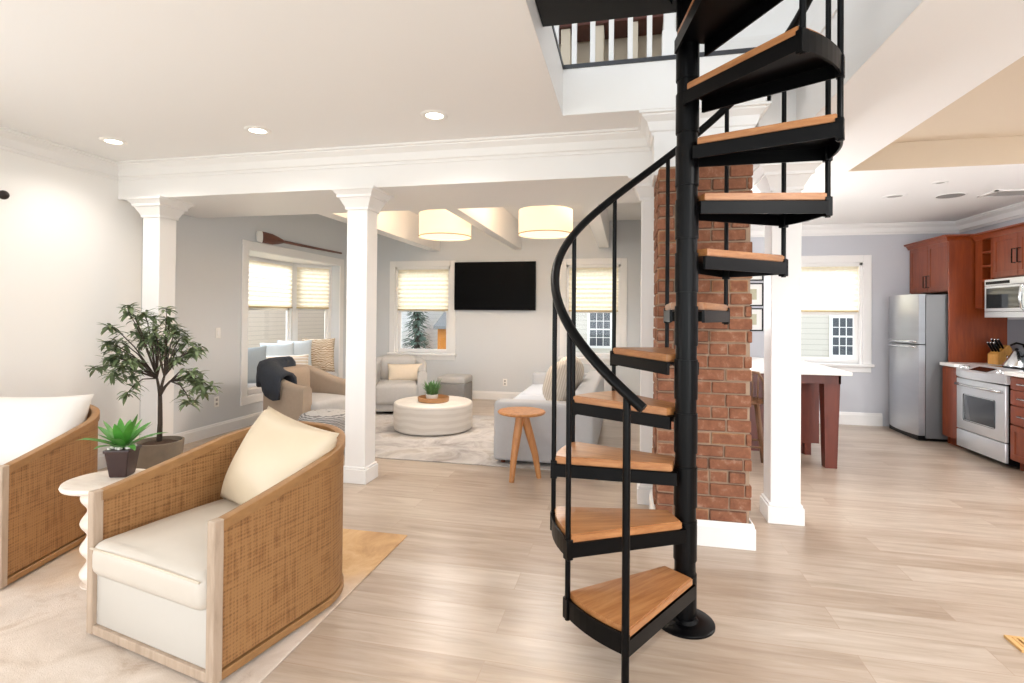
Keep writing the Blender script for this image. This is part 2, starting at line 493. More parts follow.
def striped(name, c1, c2, scale, axis='Z', rough=.9, dist=.6):
    m, nt, b = newmat(name)
    tc = N(nt, 'ShaderNodeTexCoord')
    w = N(nt, 'ShaderNodeTexWave', Scale=scale, Distortion=dist); w.bands_direction = axis
    nt.links.new(tc.outputs['Object'], w.inputs['Vector'])
    c = ramp(nt, w.outputs['Fac'], [(.3, c1), (.7, c2)])
    nt.links.new(c, b.inputs['Base Color']); b.inputs['Roughness'].default_value = rough
    return m
M['stripepil'] = striped('striped_linen', '#d9cbb8', '#ece8e4', 7, 'Z')
M['patpil'] = striped('patterned_linen', '#a98f70', '#e4d6c3', 11, 'Z', dist=9)
M['bolster'] = striped('striped_beige', '#b5a999', '#c9beb2', 14, 'Y')
M['travertine'] = striped('layered_stone', '#d2c9bf', '#dbd3ca', 4, 'Z', rough=.45, dist=2.5)
M['poufweave'] = striped('woven_grey', '#6f6e6f', '#b6b4b2', 22, 'Z', dist=4)
M['siding'] = None
def siding(name, a, bcol):
    m, nt, b = newmat(name)
    tc = N(nt, 'ShaderNodeTexCoord')
    sp = N(nt, 'ShaderNodeSeparateXYZ'); nt.links.new(tc.outputs['Object'], sp.inputs[0])
    f = N(nt, 'ShaderNodeMath', operation='MULTIPLY'); f.inputs[1].default_value = 9.0; nt.links.new(sp.outputs[2], f.inputs[0])
    fr = N(nt, 'ShaderNodeMath', operation='FRACT'); nt.links.new(f.outputs[0], fr.inputs[0])
    c = ramp(nt, fr.outputs[0], [(.0, a), (.12, bcol), (1.0, bcol)])
    nt.links.new(c, b.inputs['Base Color']); b.inputs['Roughness'].default_value = .8
    return m
M['siding'] = siding('cream_siding', '#a09a90', '#d3cdc4')
M['sidingpink'] = siding('pinkish_siding', '#b3a193', '#e0cfc0')
M['sidingwhite'] = siding('white_siding', '#c2c6cb', '#eceef0')

# ------------------------------------------------------------------ camera
cam = bpy.data.cameras.new('camera')
co = link(bpy.data.objects.new('camera', cam))
yaw, pit, rol = R(12.254), R(.5155), R(.478)
F = Vector((-math.sin(yaw) * math.cos(pit), math.cos(yaw) * math.cos(pit), math.sin(pit)))
r0 = Vector((math.cos(yaw), math.sin(yaw), 0)); u0 = r0.cross(F)
RR = r0 * math.cos(rol) + u0 * math.sin(rol); UU = RR.cross(F)
mw = Matrix((RR, UU, -F)).transposed().to_4x4()
mw.translation = (0, 0, 1.40)
co.matrix_world = mw
cam.sensor_width = 36; cam.lens = 529.7 / 1024 * 36
cam.shift_y = -30.9 / 1024
cam.clip_start = .05
scene.camera = co

# ------------------------------------------------------------------ setting
XL, XR, YB, YK, XD = -4.6, 4.12, 8.55, 7.77, .25
YF = -2.2           # the room is modelled back to here
HC, HK, HB = 2.76, 2.63, 2.92
UF = 3.08           # upstairs floor level
OX0, OX1, OY0, OY1 = -.44, 1.118, .9, 3.58

bm = NB(); box(bm, XL - .7, XR + .1, YF, YB + .1, -.08, 0)
struct('floor', bm, M['floor'], 'pale oak plank floor running across both rooms', 'floor')

def wall_with_holes(bm, axis, pos, th, a0, a1, z0, z1, holes):
    """a wall along x (axis 'x', at y=pos) or along y, with rectangular holes (a, b, za, zb)"""
    cuts = sorted({a0, a1, *[h[0] for h in holes], *[h[1] for h in holes]})
    for s, e in zip(cuts, cuts[1:]):
        mid = (s + e) / 2
        hs = sorted([h for h in holes if h[0] < mid < h[1]], key=lambda h: h[2])
        z = z0
        spans = []
        for h in hs: spans.append((z, h[2])); z = h[3]
        spans.append((z, z1))
        for p, q in spans:
            if q - p > 1e-4:
                if axis == 'x': box(bm, s, e, pos, pos + th, p, q)
                else: box(bm, pos, pos + th, s, e, p, q)

# left wall (living part and bay-window part)
BAY = (5.72, 7.86, .37, 2.19)
bm = NB(); wall_with_holes(bm, 'y', XL - .14, .14, YF, 4.25, 0, 2.9, [])
struct('wall_left', bm, M['wall'], 'white left wall beside the cane armchairs', 'wall')
bm = NB(); wall_with_holes(bm, 'y', XL - .14, .14, 4.25, YB + .14, 0, 3.1, [BAY])
struct('wall_bay', bm, M['wallgrey'], 'pale grey wall around the window seat', 'wall')
W1 = (-3.93, -2.93, .74, 2.22); W2 = (-.96, -.10, .74, 2.22)
bm = NB(); wall_with_holes(bm, 'x', YB, .14, XL - .14, XD + .14, 0, 3.1, [W1, W2])
struct('wall_back', bm, M['wallgrey'], 'pale grey back wall carrying the television', 'wall')
bm = NB(); box(bm, XD, XD + .12, 4.15, YB, 0, 3.1)
struct('wall_dividing', bm, M['wallgrey'], 'wall between seating room and kitchen behind brick chimney', 'wall')
W3 = (2.06, 3.02, .80, 2.13)
bm = NB(); wall_with_holes(bm, 'x', YK, .14, XD + .12, XR + .14, 0, 2.8, [W3])
struct('wall_kitchen', bm, M['wallkit'], 'grey kitchen wall with the window', 'wall')
bm = NB(); box(bm, XR, XR + .14, YF, YK, 0, 2.8)
struct('wall_right', bm, M['wallkit'], 'grey wall behind the range and cabinets', 'wall')

# ceilings: pieces around the stair opening
bm = NB()
box(bm, XL, OX0, YF, 4.0, HC, UF)
box(bm, OX0, .87, OY1, 4.0, HC, UF)
box(bm, OX0, OX1, YF, OY0, HC, UF)
struct('ceiling', bm, M['ceil'], 'smooth white ceiling with three lit downlights', 'ceiling')
TX0, TX1, TY0, TY1 = 1.80, 3.75, .6, 4.93
bm = NB()
box(bm, OX1, TX0, YF, YK, HK, UF)
box(bm, TX0, TX1, TY1, YK, HK, UF)
box(bm, TX1, XR + .14, YF, YK, HK, UF)
box(bm, TX0, TX1, YF, TY0, HK, UF)
box(bm, XD + .12, OX1, 4.1, YK, HK, UF)
struct('ceiling_kitchen', bm, M['ceil'], 'lower kitchen ceiling with recessed tray', 'ceiling')
bm = NB(); box(bm, XL - .14, XD + .14, 4.9, YB + .14, HB, 3.1)
struct('ceiling_back', bm, M['ceil'], 'raised white ceiling between the beams over the seating room', 'ceiling')
bm = NB()
box(bm, TX0, TX1, TY0, TY1, HK + .22, UF - .002)
box(bm, TX0 + .001, TX1 - .001, TY1 - .006, TY1 + .001, HK + .001, HK + .22); box(bm, TX0 + .001, TX1 - .001, TY0 - .001, TY0 + .006, HK + .001, HK + .22)
box(bm, TX0 - .001, TX0 + .006, TY0 + .006, TY1 - .006, HK + .001, HK + .22); box(bm, TX1 - .006, TX1 + .001, TY0 + .006, TY1 - .006, HK + .001, HK + .22)
struct('ceiling_tray', bm, M['tray'], 'beige recess in the kitchen ceiling', 'ceiling')
# big cross beam
bm = NB(); box(bm, XL, XD, 4.0, 4.95, 2.44, 3.05); box(bm, XD, OX1 + .02, 3.95, 4.13, 2.44, 3.05)
struct('beam', bm, M['trim'], 'wide white cross beam resting on the columns', 'beam')
for i, (x0, x1) in enumerate(((-3.30, -3.12), (-1.835, -1.705), (-.445, -.285))):
    bm = NB(); box(bm, x0, x1, 4.95, YB, 2.485, HB, bev=.006)
    o = struct('beam', bm, M['trim'], ('white ceiling joist left of the first drum lamp', 'white ceiling joist between the two drum lamps', 'white ceiling joist nearest the brick chimney')[i], 'beam')

# crown moulding
def crown_sec(h, p):
    pts = [(0, -h), (.012, -h), (.018, -h * .86), (.03, -h * .8), (p * .45, -h * .42), (p * .8, -h * .2), (p * .82, -h * .13), (p, -h * .1), (p, 0), (0, 0)]
    return pts
def crown(name, path, ztop, h, p, label, flip=1):
    bm = NB()
    sweep(bm, path, lambda i: [(flip * a, ztop + b) for a, b in crown_sec(h, p)])
    return struct(name, bm, M['trim'], label, 'crown moulding')
crown('trim_1', [(XL, YF), (XL, 4.0), (.17, 4.0), (.17, 3.68), (.78, 3.68), (.78, 3.95)], HC, .145, .10, 'white crown moulding along beam and left wall')
crown('trim_2', [(XD + .12, YK), (XR, YK), (XR, YF)], HK, .135, .10, 'white crown moulding around the kitchen')

def base(name, path, h=.14, t=.018, label='white baseboard'):
    bm = NB()
    sec = [(0, 0), (t, 0), (t, h * .8), (t * .75, h * .84), (t * .6, h * .94), (t * .35, h), (0, h)]
    sweep(bm, path, lambda i: sec)
    return struct(name, bm, M['trim'], label, 'baseboard')
base('baseboard_left', [(XL, YF), (XL, YB), (XD, YB)], .135, label='white baseboard below the bay window and television wall')
base('baseboard_kitchen', [(XD + .12, YK), (3.25, YK)], .165, label='white baseboard under the kitchen window')

# columns
def column(cx, cy, w, ztop, label):
    t = thing('column', label, 'column', (cx, cy, 0)); t['kind'] = 'structure'
    h = w / 2
    b = NB(); box(b, -h, h, -h, h, .1, ztop - .05, bev=.004, seg=1); obj('shaft', b, M['trim'], t)
    b = NB(); box(b, -h - .02, h + .02, -h - .02, h + .02, 0, .115, bev=.003, seg=1)
    box(b, -h - .012, h + .012, -h - .012, h + .012, .115, .135, bev=.005)
    obj('plinth', b, M['trim'], t)
    b = NB()
    def fr(z0, z1, e0, e1):
        v = box(b, -1, 1, -1, 1, z0, z1)
        for q in v:
            e = h + (e0 if abs(q.co.z - z0) < 1e-6 else e1); q.co.x *= e; q.co.y *= e
    fr(ztop - .17, ztop - .15, .012, .012); fr(ztop - .15, ztop - .075, .012, .05)
    fr(ztop - .075, ztop - .055, .062, .062); fr(ztop - .055, ztop - .02, .062, .09); fr(ztop - .02, ztop, .1, .1)
    obj('capital', b, M['trim'], t)
    return t
column(-2.2, 4.12, .185, 2.44, 'square white column between the cane armchair and coffee table')
column(1.06, 4.02, .19, 2.44, 'square white column right of the brick chimney')
column(-4.26, 4.12, .185, 2.44, 'square white column behind the potted tree')
column(.152, 4.14, .1, 2.44, 'square white column touching the left side of the brick chimney')

# ---- brick chimney
ch = thing('brick_chimney', 'exposed red brick chimney with white plinth behind the spiral stair', 'chimney', (.475, 3.70, 0))
bx0, bx1, by0, by1 = -.29, .27, -.25, .26
bm = NB(); box(bm, bx0 + .012, bx1 - .012, by0 + .012, by1, .14, 2.345)
obj('mortar_core', bm, M['mortar'], ch)
bm = NB()
rb = random.Random(3)
z = .15; row = 0
while z < 2.31:
    hh = .0685 + rb.uniform(-.003, .003)
    x = bx0; first = True
    L = .2
    x = bx0 - (0 if row % 2 else .1)
    while x < bx1 - .005:
        l = .2 + rb.uniform(-.012, .012)
        if row % 5 == 3: l = .1 + rb.uniform(-.006, .006)
        a, bb = max(x, bx0 + rb.uniform(0, .006)), min(x + l, bx1 - rb.uniform(0, .006))
        if bb - a > .025:
            d = rb.uniform(-.006, .004)
            box(bm, a, bb, by0 + d, by0 + .09, z, z + hh, bev=.006, seg=2, mi=rb.choice((0, 0, 1, 2, 3, 4, 4, 1)))
        x += l + .008
    # the two flanks
    y = by0 + .1 + (0 if row % 2 else .1)
    while y < by1 - .01:
        l = .2 + rb.uniform(-.01, .01); e = min(y + l, by1)
        if e - y > .03:
            for s in (0, 1):
                xa, xb = (bx0 + rb.uniform(-.003, .005), bx0 + .09) if s == 0 else (bx1 - .09, bx1 - rb.uniform(-.003, .005))
                box(bm, xa, xb, y, e, z, z + hh, bev=.006, seg=2, mi=rb.choice((0, 1, 2, 3, 4)))
        y += l + .008
    z += hh + .0095; row += 1
obj('brick_courses', bm, BRICKS, ch)
bm = NB()
sec = [(0, 0), (.02, 0), (.02, .12), (.014, .128), (.012, .145), (.004, .152), (0, .152)]
sweep(bm, [(bx0, by1), (bx0, by0), (bx1, by0), (bx1, by1)][::-1], lambda i: [(-a, b) for a, b in sec])
obj('plinth', bm, M['trim'], ch)
bm = NB(); box(bm, -.305, .305, -.04, .29, 2.345, HC - .001); obj('casing', bm, M['trim'], ch)

# ------------------------------------------------------------------ upstairs, seen through the stair opening
bm = NB()
box(bm, OX0 - .02, OX0 + .004, OY0, OY1, HC + .001, UF)
box(bm, OX0, .874, OY1 - .005, OY1 + .02, HC + .001, UF)
box(bm, .85, .875, OY1 - .005, 3.95, HC + .001, UF)
box(bm, .875, OX1 - .005, 3.90, 3.947, HK + .001, 5.2)
box(bm, OX1 - .006, OX1 + .02, OY0, 3.946, HK + .001, 5.2)               # right side runs up as the upstairs wall
struct('trim_3', bm, M['trim'], 'white lining of the stair opening', 'lining')
bm = NB()
box(bm, OX0 - .012, OX0 + .010, OY0, OY1, UF - .006, UF + .022)
box(bm, OX0 - .012, .88, OY1 - .012, OY1 + .02, UF - .006, UF + .022)
struct('trim_4', bm, M['blacktrim'], 'dark edge strip around the stair opening', 'edge strip')
bm = NB()
box(bm, XL, OX0, YF, 7.0, UF, UF + .02); box(bm, OX0, OX1, 3.6, 7.0, UF, UF + .02)
struct('floor_upper', bm, M['floor'], 'upstairs floor around the stair opening', 'floor')
bm = NB(); box(bm, .28, OX1, 3.74, 3.86, UF, 5.2)
struct('wall_upper', bm, M['white'], 'white upstairs wall right of the balustrade', 'wall')
bm = NB(); box(bm, -4.0, .6, 5.4, 5.5, UF, 5.6)
struct('wall_upper_back', bm, M['beige'], 'beige upstairs wall behind the balustrade', 'wall')
bm = NB(); box(bm, XL, XR, -.4, 7.0, 5.5, 5.6)  # unseen cover, added to hold sky light back from the stairwell
struct('ceiling_sky_block', bm, M['ceil'], 'unseen upstairs ceiling added to cut sky light into the stair opening', 'ceiling')
base_path = [(.28, 3.74), (OX1, 3.74), (OX1, OY0)]
bm = NB(); sec = [(0, UF), (.016, UF), (.016, UF + .15), (.01, UF + .16), (.007, UF + .176), (0, UF + .176)]
sweep(bm, base_path, lambda i: sec)
struct('baseboard_upper', bm, M['trim'], 'white baseboard on the upstairs wall', 'baseboard')
br = thing('balustrade', 'white painted balustrade upstairs at the edge of the stair opening', 'balustrade', (-.1, 3.63, UF))
for k in range(7):
    bm = NB(); x = -.33 + .125 * k - .06
    box(bm, x - .017, x + .017, -.017, .017, 0, .86, bev=.003, seg=1); obj('baluster', bm, M['white'], br)
bm = NB(); box(bm, -.36, .34, -.03, .03, .86, .91, bev=.012); obj('handrail', bm, M['white'], br)
bm = NB()
box(bm, .315, .405, -.045, .045, 0, .2, bev=.004); box(bm, .325, .395, -.035, .035, .2, 1.0, bev=.004); box(bm, .31, .41, -.05, .05, 1.0, 1.04, bev=.01)
obj('newel_post', bm, M['white'], br)
# dark brown cornice with pale posts further back
sh = thing('shelf_unit', 'dark red brown wooden shelf high up behind the upstairs balustrade', 'shelf', (-.3, 5.2, UF))
bm = NB(); box(bm, -.75, .75, -.12, .18, 1.2, 1.5, bev=.01); box(bm, -.75, .75, -.14, .18, 1.10, 1.17, bev=.006); obj('board', bm, M['bookbrown'], sh)
for x in (-.62, -.3, .02, .34, .66):
    bm = NB(); box(bm, x - .045, x + .045, -.1, .17, .0, 1.12, bev=.005); obj('post', bm, M['beige'], sh)

# ------------------------------------------------------------------ windows
def window_unit(name, axis, pos, hole, label, casing=.1, mid=None, sill=True, muntins=False, facing=-1, panes=2):
    """double-hung window; axis 'x': in a wall at y=pos, room on the -y side"""
    a, b, z0, z1 = hole
    cx = (a + b) / 2
    t = thing(name, label, 'window', (cx, pos, z0)); t['kind'] = 'structure'
    w = (b - a) / 2; h = z1 - z0
    bm = NB()
    c = casing
    box(bm, -w - c, -w, -.022, .0, -.02, h + c, bev=.004, seg=1); box(bm, w, w + c, -.022, .0, -.02, h + c, bev=.004, seg=1)
    box(bm, -w, w, -.022, .0, h, h + c, bev=.004, seg=1)
    box(bm, -w - c, w + c, -.014, .0, -.11, -.035, bev=.004, seg=1)
    obj('casing', bm, M['trim'], t)
    bm = NB(); box(bm, -w - c - .02, w + c + .02, -.06, .1, -.035, 0, bev=.006); obj('sill', bm, M['trim'], t)
    bm = NB()
    for x0, x1 in ((-w, -w + .035), (w - .035, w)): box(bm, x0, x1, 0, .13, 0, h)
    box(bm, -w, w, 0, .13, h - .035, h)
    obj('jamb', bm, M['trim'], t)
    for k, (p, q, yy) in enumerate(((0.0, h * .5 + .02, .05), (h * .5 - .02, h - .03, .085))):
        bm = NB(); s = .05; ww = w - .035
        box(bm, -ww, -ww + s, yy, yy + .03, p, q); box(bm, ww - s, ww, yy, yy + .03, p, q)
        box(bm, -ww + s, ww - s, yy, yy + .03, p, p + s + .02); box(bm, -ww + s, ww - s, yy, yy + .03, q - s, q)
        so = obj('sash', bm, M['trim'], t)
        bm = NB(); box(bm, -ww + s, ww - s, yy + .012, yy + .016, p + s, q - s); obj('pane', bm, M['glass'], so)
    return t

def blind(x0, x1, y, z0, z1, label, parent_axis=None, mat4=None):
    t = thing('window_blind', label, 'blind', ((x0 + x1) / 2, y, z0))
    w = (x1 - x0) / 2; h = z1 - z0
    bm = NB(); n = int(h / .038)
    pts = []
    for i in range(n + 1):
        pts.append((-.006 if i % 2 else .012, .02 + (h - .05) * i / n))
    a = [bm.verts.new((-w, p, q)) for p, q in pts]; b = [bm.verts.new((w, p, q)) for p, q in pts]
    for i in range(n): bm.faces.new((a[i], b[i], b[i + 1], a[i + 1]))
    obj('pleated_fabric', bm, M['blind'], t)
    bm = NB(); box(bm, -w, w, -.014, .018, 0, .024, bev=.004); obj('bottom_rail', bm, M['blindrail'], t)
    bm = NB(); box(bm, -w, w, -.02, .025, h - .035, h, bev=.004); obj('head_rail', bm, M['trim'], t)
    return t

window_unit('window_1', 'x', YB, W1, 'double hung window left of the television')
blind(W1[0] + .04, W1[1] - .04, YB + .025, 1.47, W1[3] - .01, 'cream pleated blind in the window left of the television')
window_unit('window_2', 'x', YB, W2, 'double hung window behind the spiral stair handrail')
blind(W2[0] + .04, W2[1] - .04, YB + .025, 1.47, W2[3] - .01, 'cream pleated blind in the window behind the stair handrail')
window_unit('window_3', 'x', YK, W3, 'double hung kitchen window')
blind(W3[0] + .04, W3[1] - .04, YK + .025, 1.48, W3[3] - .01, 'cream pleated blind in the kitchen window')

# bay with window seat
by = thing('window_4', 'bay window with seat in the left wall', 'window', (XL, (BAY[0] + BAY[1]) / 2, 0)); by['kind'] = 'structure'
hy = (BAY[1] - BAY[0]) / 2; bz0, bz1 = BAY[2], BAY[3]
bm = NB(); c = .11
box(bm, 0, .02, -hy - c, -hy, bz0 - .0, bz1 + c, bev=.004, seg=1); box(bm, 0, .02, hy, hy + c, bz0, bz1 + c, bev=.004, seg=1)
box(bm, 0, .02, -hy, hy, bz1, bz1 + c, bev=.004, seg=1); box(bm, 0, .02, -hy - c, hy + c, bz0 - .1, bz0, bev=.004, seg=1)
obj('casing', bm, M['trim'], by)
# plan of the bay: (-hy) -> back -> (hy)
BD = .5
plan = [(-.14, -hy), (-BD, -hy + .42), (-BD, hy - .5), (-.14, hy)]
bm = NB(); prism(bm, [(0, -hy), (-.14, -hy), (-BD - .1, -hy + .4), (-BD - .1, hy - .45), (-.14, hy), (0, hy)], bz0 - .1, bz0 + .004); obj('seat_base', bm, M['trim'], by)
bm = NB(); prism(bm, [(0, -hy), (-.14, -hy), (-BD - .1, -hy + .4), (-BD - .1, hy - .45), (-.14, hy), (0, hy)], bz1 - .004, bz1 + .1); obj('head_soffit', bm, M['trim'], by)
WZ0, WZ1 = .78, 2.16
blind_specs = []
for k, (p, q) in enumerate(zip(plan, plan[1:])):
    P0, Q0 = Vector(p), Vector(q); d = Q0 - P0; L = d.length; d.normalize()
    mt = Matrix.Translation((P0.x, P0.y, 0)) @ Matrix.Rotation(math.atan2(d.y, d.x), 4, 'Z')
    bm = NB()
    def bb(x0, x1, y0, y1, z0, z1, m_=mt, b_=None): box(bm, x0, x1, y0, y1, z0, z1, rot=m_)
    bb(0, L, -.0, .08, bz0, WZ0); bb(0, L, 0, .08, WZ1, bz1)
    bb(0, .05, 0, .08, WZ0, WZ1); bb(L - .05, L, 0, .08, WZ0, WZ1)
    so = obj('mullion', bm, M['trim'], by)
    bm = NB()
    for za, zb in ((WZ0, 1.49), (1.45, WZ1)):
        bb(.05, .09, .03, .06, za, zb); bb(L - .09, L - .05, .03, .06, za, zb); bb(.09, L - .09, .03, .06, za, za + .05); bb(.09, L - .09, .03, .06, zb - .04, zb)
    sa = obj('sash', bm, M['trim'], by)
    bm = NB(); bb(.09, L - .09, .043, .047, WZ0 + .05, WZ1 - .04); obj('pane', bm, M['glass'], sa)
    if k > 0:
        t = thing('window_blind', ('', 'cream pleated blind in the bay, left of the two', 'cream pleated blind in the bay, right of the two')[k], 'blind')
        t.matrix_world = Matrix.Translation((XL, (BAY[0] + BAY[1]) / 2, 1.48)) @ mt
        w0, w1 = .05, L - .05; h = WZ1 - 1.48
        bm = NB(); n = 20
        pts = [(-.006 if i % 2 else -.022, .02 + (h - .04) * i / n) for i in range(n + 1)]
        A = [bm.verts.new((w0, p_, q_)) for p_, q_ in pts]; B = [bm.verts.new((w1, p_, q_)) for p_, q_ in pts]
        for i in range(n): bm.faces.new((A[i], B[i], B[i + 1], A[i + 1]))
        obj('pleated_fabric', bm, M['blind'], t)
        bm = NB(); box(bm, w0, w1, -.03, -.002, 0, .024, bev=.004); obj('bottom_rail', bm, M['blindrail'], t)
        bm = NB(); box(bm, w0, w1, -.03, -.002, h - .03, h, bev=.004); obj('head_rail', bm, M['trim'], t)

bc = NB(); prism(bc, [(.0, -hy + .01), (-.13, -hy + .02), (-BD + .01, -hy + .43), (-BD + .01, hy - .5), (-.13, hy - .02), (.0, hy - .01)], 0, .085)
bmesh.ops.bevel(bc, geom=bc.edges[:], offset=.02, segments=3, affect='EDGES')
o = obj('bench_cushion', bc, M['benchcush'], None, True, 50); o.location = (XL, (BAY[0] + BAY[1]) / 2, bz0 + .005)
tag(o, 'pale grey cushion covering the window seat', 'cushion')

def pillow_obj(name, w, h, t, mt, mat, label, cat='pillow', seedv=0, group=None):
    bm = NB(); pillow(bm, w, h, t, Matrix.Identity(4), seedv=seedv)
    o = obj(name, bm, mat, None, True); o.matrix_world = mt
    return tag(o, label, cat, group)
zs = bz0 + .09
def PM(x, y, z, rz, tilt): return T(x, y, z) @ RZ(rz) @ RX(tilt)
pillow_obj('throw_pillow', .48, .50, .17, PM(-4.80, 5.99, zs + .26, 52, -10), M['greypil'], 'grey blue pillow at the left end of window seat', seedv=1)
pillow_obj('throw_pillow', .50, .50, .15, PM(-4.98, 6.86, zs + .27, 58, -12), M['bluepil'], 'pale blue pillow at back of window seat, left of the two', seedv=2)
pillow_obj('throw_pillow', .50, .52, .15, PM(-4.93, 7.18, zs + .28, 42, -12), M['bluepil'], 'pale blue pillow at back of window seat, beside patterned pillow', seedv=3)
pillow_obj('lumbar_pillow', .62, .34, .14, PM(-4.74, 6.74, zs + .18, 52, -16), M['stripepil'], 'striped beige and white lumbar pillow on window seat', seedv=4)
pillow_obj('throw_pillow', .50, .54, .16, PM(-4.74, 7.50, zs + .29, 30, -10), M['patpil'], 'tan and cream patterned pillow at right end of window seat', seedv=5)

# ------------------------------------------------------------------ oar over the bay window
oa = thing('oar', 'varnished wooden oar with white blade tip above the bay window', 'oar', (XL + .035, 5.83, 2.375))
ln = 2.02
bm = NB(); tube(bm, [(0, .40 + .0, .0), (0, .5, .0), (0, 1.2, .005), (0, ln, .015)], [.018, .02, .019, .015], 10); 
obj('shaft', bm, M['oarwood'], oa, True)
bm = NB(); bt = NB()
def blade(b, pts):
    rings = []
    for (y, wd, th) in pts:
        rings.append([b.verts.new((th * math.sin(a), y, wd * math.cos(a))) for a in [2 * PI * k / 12 for k in range(12)]])
    for A, B in zip(rings, rings[1:]):
        for k in range(12): b.faces.new((A[k], A[(k + 1) % 12], B[(k + 1) % 12], B[k]))
    b.faces.new(rings[0][::-1]); b.faces.new(rings[-1])
blade(bm, [(.1, .073, .013), (.3, .07, .014), (.42, .05, .017), (.52, .024, .02)]); obj('blade', bm, M['oarwood'], oa, True, 60)
blade(bt, [(-.0, .05, .008), (.012, .068, .011), (.1, .074, .0135)])
o = obj('blade_tip', bt, M['plastic'], oa, True, 60); o['label'] = 'white painted blade tip'

# ------------------------------------------------------------------ television
tv = thing('television', 'black flat screen television mounted on the grey wall', 'television', (-2.145, YB - .04, 1.883))
bm = NB(); box(bm, -.69, .69, -.035, .02, -.40, .40, bev=.006); obj('casing', bm, M['black'], tv)
bm = NB(); box(bm, -.68, .68, -.0365, -.034, -.385, .392); obj('screen', bm, M['tv'], tv)
bm = NB(); box(bm, -.2, .2, .0, .039, -.2, .2); obj('wall_mount', bm, M['black'], tv)

# ------------------------------------------------------------------ drum lamps
def drum(x, y, label):
    t = thing('drum_lamp', label, 'lamp', (x, y, 2.33))
    bm = NB(); n = 48
    lathe(bm, [(.312, 0), (.312, .28)], n, cap=False); lathe(bm, [(.306, .28), (.306, 0)], n, cap=False)
    obj('shade', bm, M['drum'], t, True)
    bm = NB(); lathe(bm, [(.304, .018), (.304, .026)], n); obj('diffuser', bm, M['drumbot'], t)
    bm = NB(); lathe(bm, [(.312, .0), (.316, .0), (.316, .012), (.312, .012)], n, cap=False); obj('hoop', bm, M['blindrail'], t, True)
    bm = NB(); tube(bm, [(0, 0, .24), (0, 0, HB - 2.33)], .012, 10); lathe(bm, [(.07, HB - 2.33 - .03), (.07, HB - 2.33 - .001)], 24); obj('stem', bm, M['plastic'], t)
    return t
drum(-2.145, 6.05, 'lit cream drum lamp hanging over the coffee table, left of two')
drum(-.925, 6.05, 'lit cream drum lamp hanging right of the television')
for x in (-2.145, -.925):
    L = bpy.data.lights.new('drum_bulb', 'POINT'); L.energy = 24; L.color = (1, .76, .52); L.shadow_soft_size = .1
    link(bpy.data.objects.new('drum_bulb', L)).location = (x, 6.05, 2.70)
    L = bpy.data.lights.new('drum_downlight', 'SPOT'); L.energy = 75; L.color = (1, .95, .89); L.spot_size = R(168); L.spot_blend = .4; L.shadow_soft_size = .25
    link(bpy.data.objects.new('drum_downlight', L)).location = (x, 6.05, 2.31)

# ------------------------------------------------------------------ recessed lights
def downlight(x, y, z, label, lit=True, r=.075, watts=30, name='downlight', group=None):
    t = thing(name, label, 'ceiling light', (x, y, z), 0, group)
    bm = NB(); lathe(bm, [(r * .78, -.004), (r * .8, -.008), (r * 1.2, -.006), (r * 1.25, 0)], 32, cap=False)
    obj('trim_ring', bm, M['plastic'] if lit else M['ceil'], t, True)
    bm = NB(); lathe(bm, [(r * .8, -.003), (r * .8, -.0005)], 32)
    obj('lens', bm, M['spot'] if lit else M['fixture_off'], t)
    if lit:
        L = bpy.data.lights.new('downlight_lamp', 'SPOT'); L.energy = watts; L.spot_size = R(150); L.spot_blend = .8; L.color = (1, .95, .89); L.shadow_soft_size = .07
        link(bpy.data.objects.new('downlight_lamp', L)).location = (x, y, z - .02)
    return t
downlight(-4.0, 3.43, HC, 'lit ceiling downlight nearest the left wall')
downlight(-2.69, 3.43, HC, 'lit ceiling downlight in the middle of three')
downlight(-1.29, 3.40, HC, 'lit ceiling downlight nearest the stair opening')
downlight(2.62, 6.0, HK, 'unlit round ceiling downlight left of the grey ceiling speaker', lit=False, r=.085)
downlight(2.2, 7.35, HK, 'unlit round ceiling downlight nearest the kitchen window', lit=False, r=.07)
downlight(2.75, 5.47, HK, 'small unlit round ceiling fixture near the tray edge', lit=False, r=.045)
t = thing('ceiling_speaker', 'round grey ceiling speaker in the kitchen ceiling', 'speaker', (3.14, 6.07, HK))
bm = NB(); lathe(bm, [(.115, -.005), (.13, -.004), (.132, 0)], 36, cap=False); obj('rim', bm, M['ceil'], t, True)
bm = NB(); lathe(bm, [(.117, -.004), (.117, -.0005)], 36); obj('grille', bm, plain('speaker_cloth', '#8e8b8a', .9), t)
t = thing('ceiling_vent', 'white rectangular vent in the kitchen ceiling at the right', 'vent', (3.62, 6.02, HK))
bm = NB(); box(bm, -.2, .2, -.14, -.115, -.012, 0); box(bm, -.2, .2, .115, .14, -.012, 0); box(bm, -.2, -.175, -.14, .14, -.012, 0); box(bm, .175, .2, -.14, .14, -.012, 0); obj('frame', bm, M['trim'], t)
bm = NB()
for k in range(7): box(bm, -.175, .175, -.1 + .033 * k - .012, -.1 + .033 * k + .008, -.010, -.006)
obj('louvre', bm, M['fixture_off'], t)

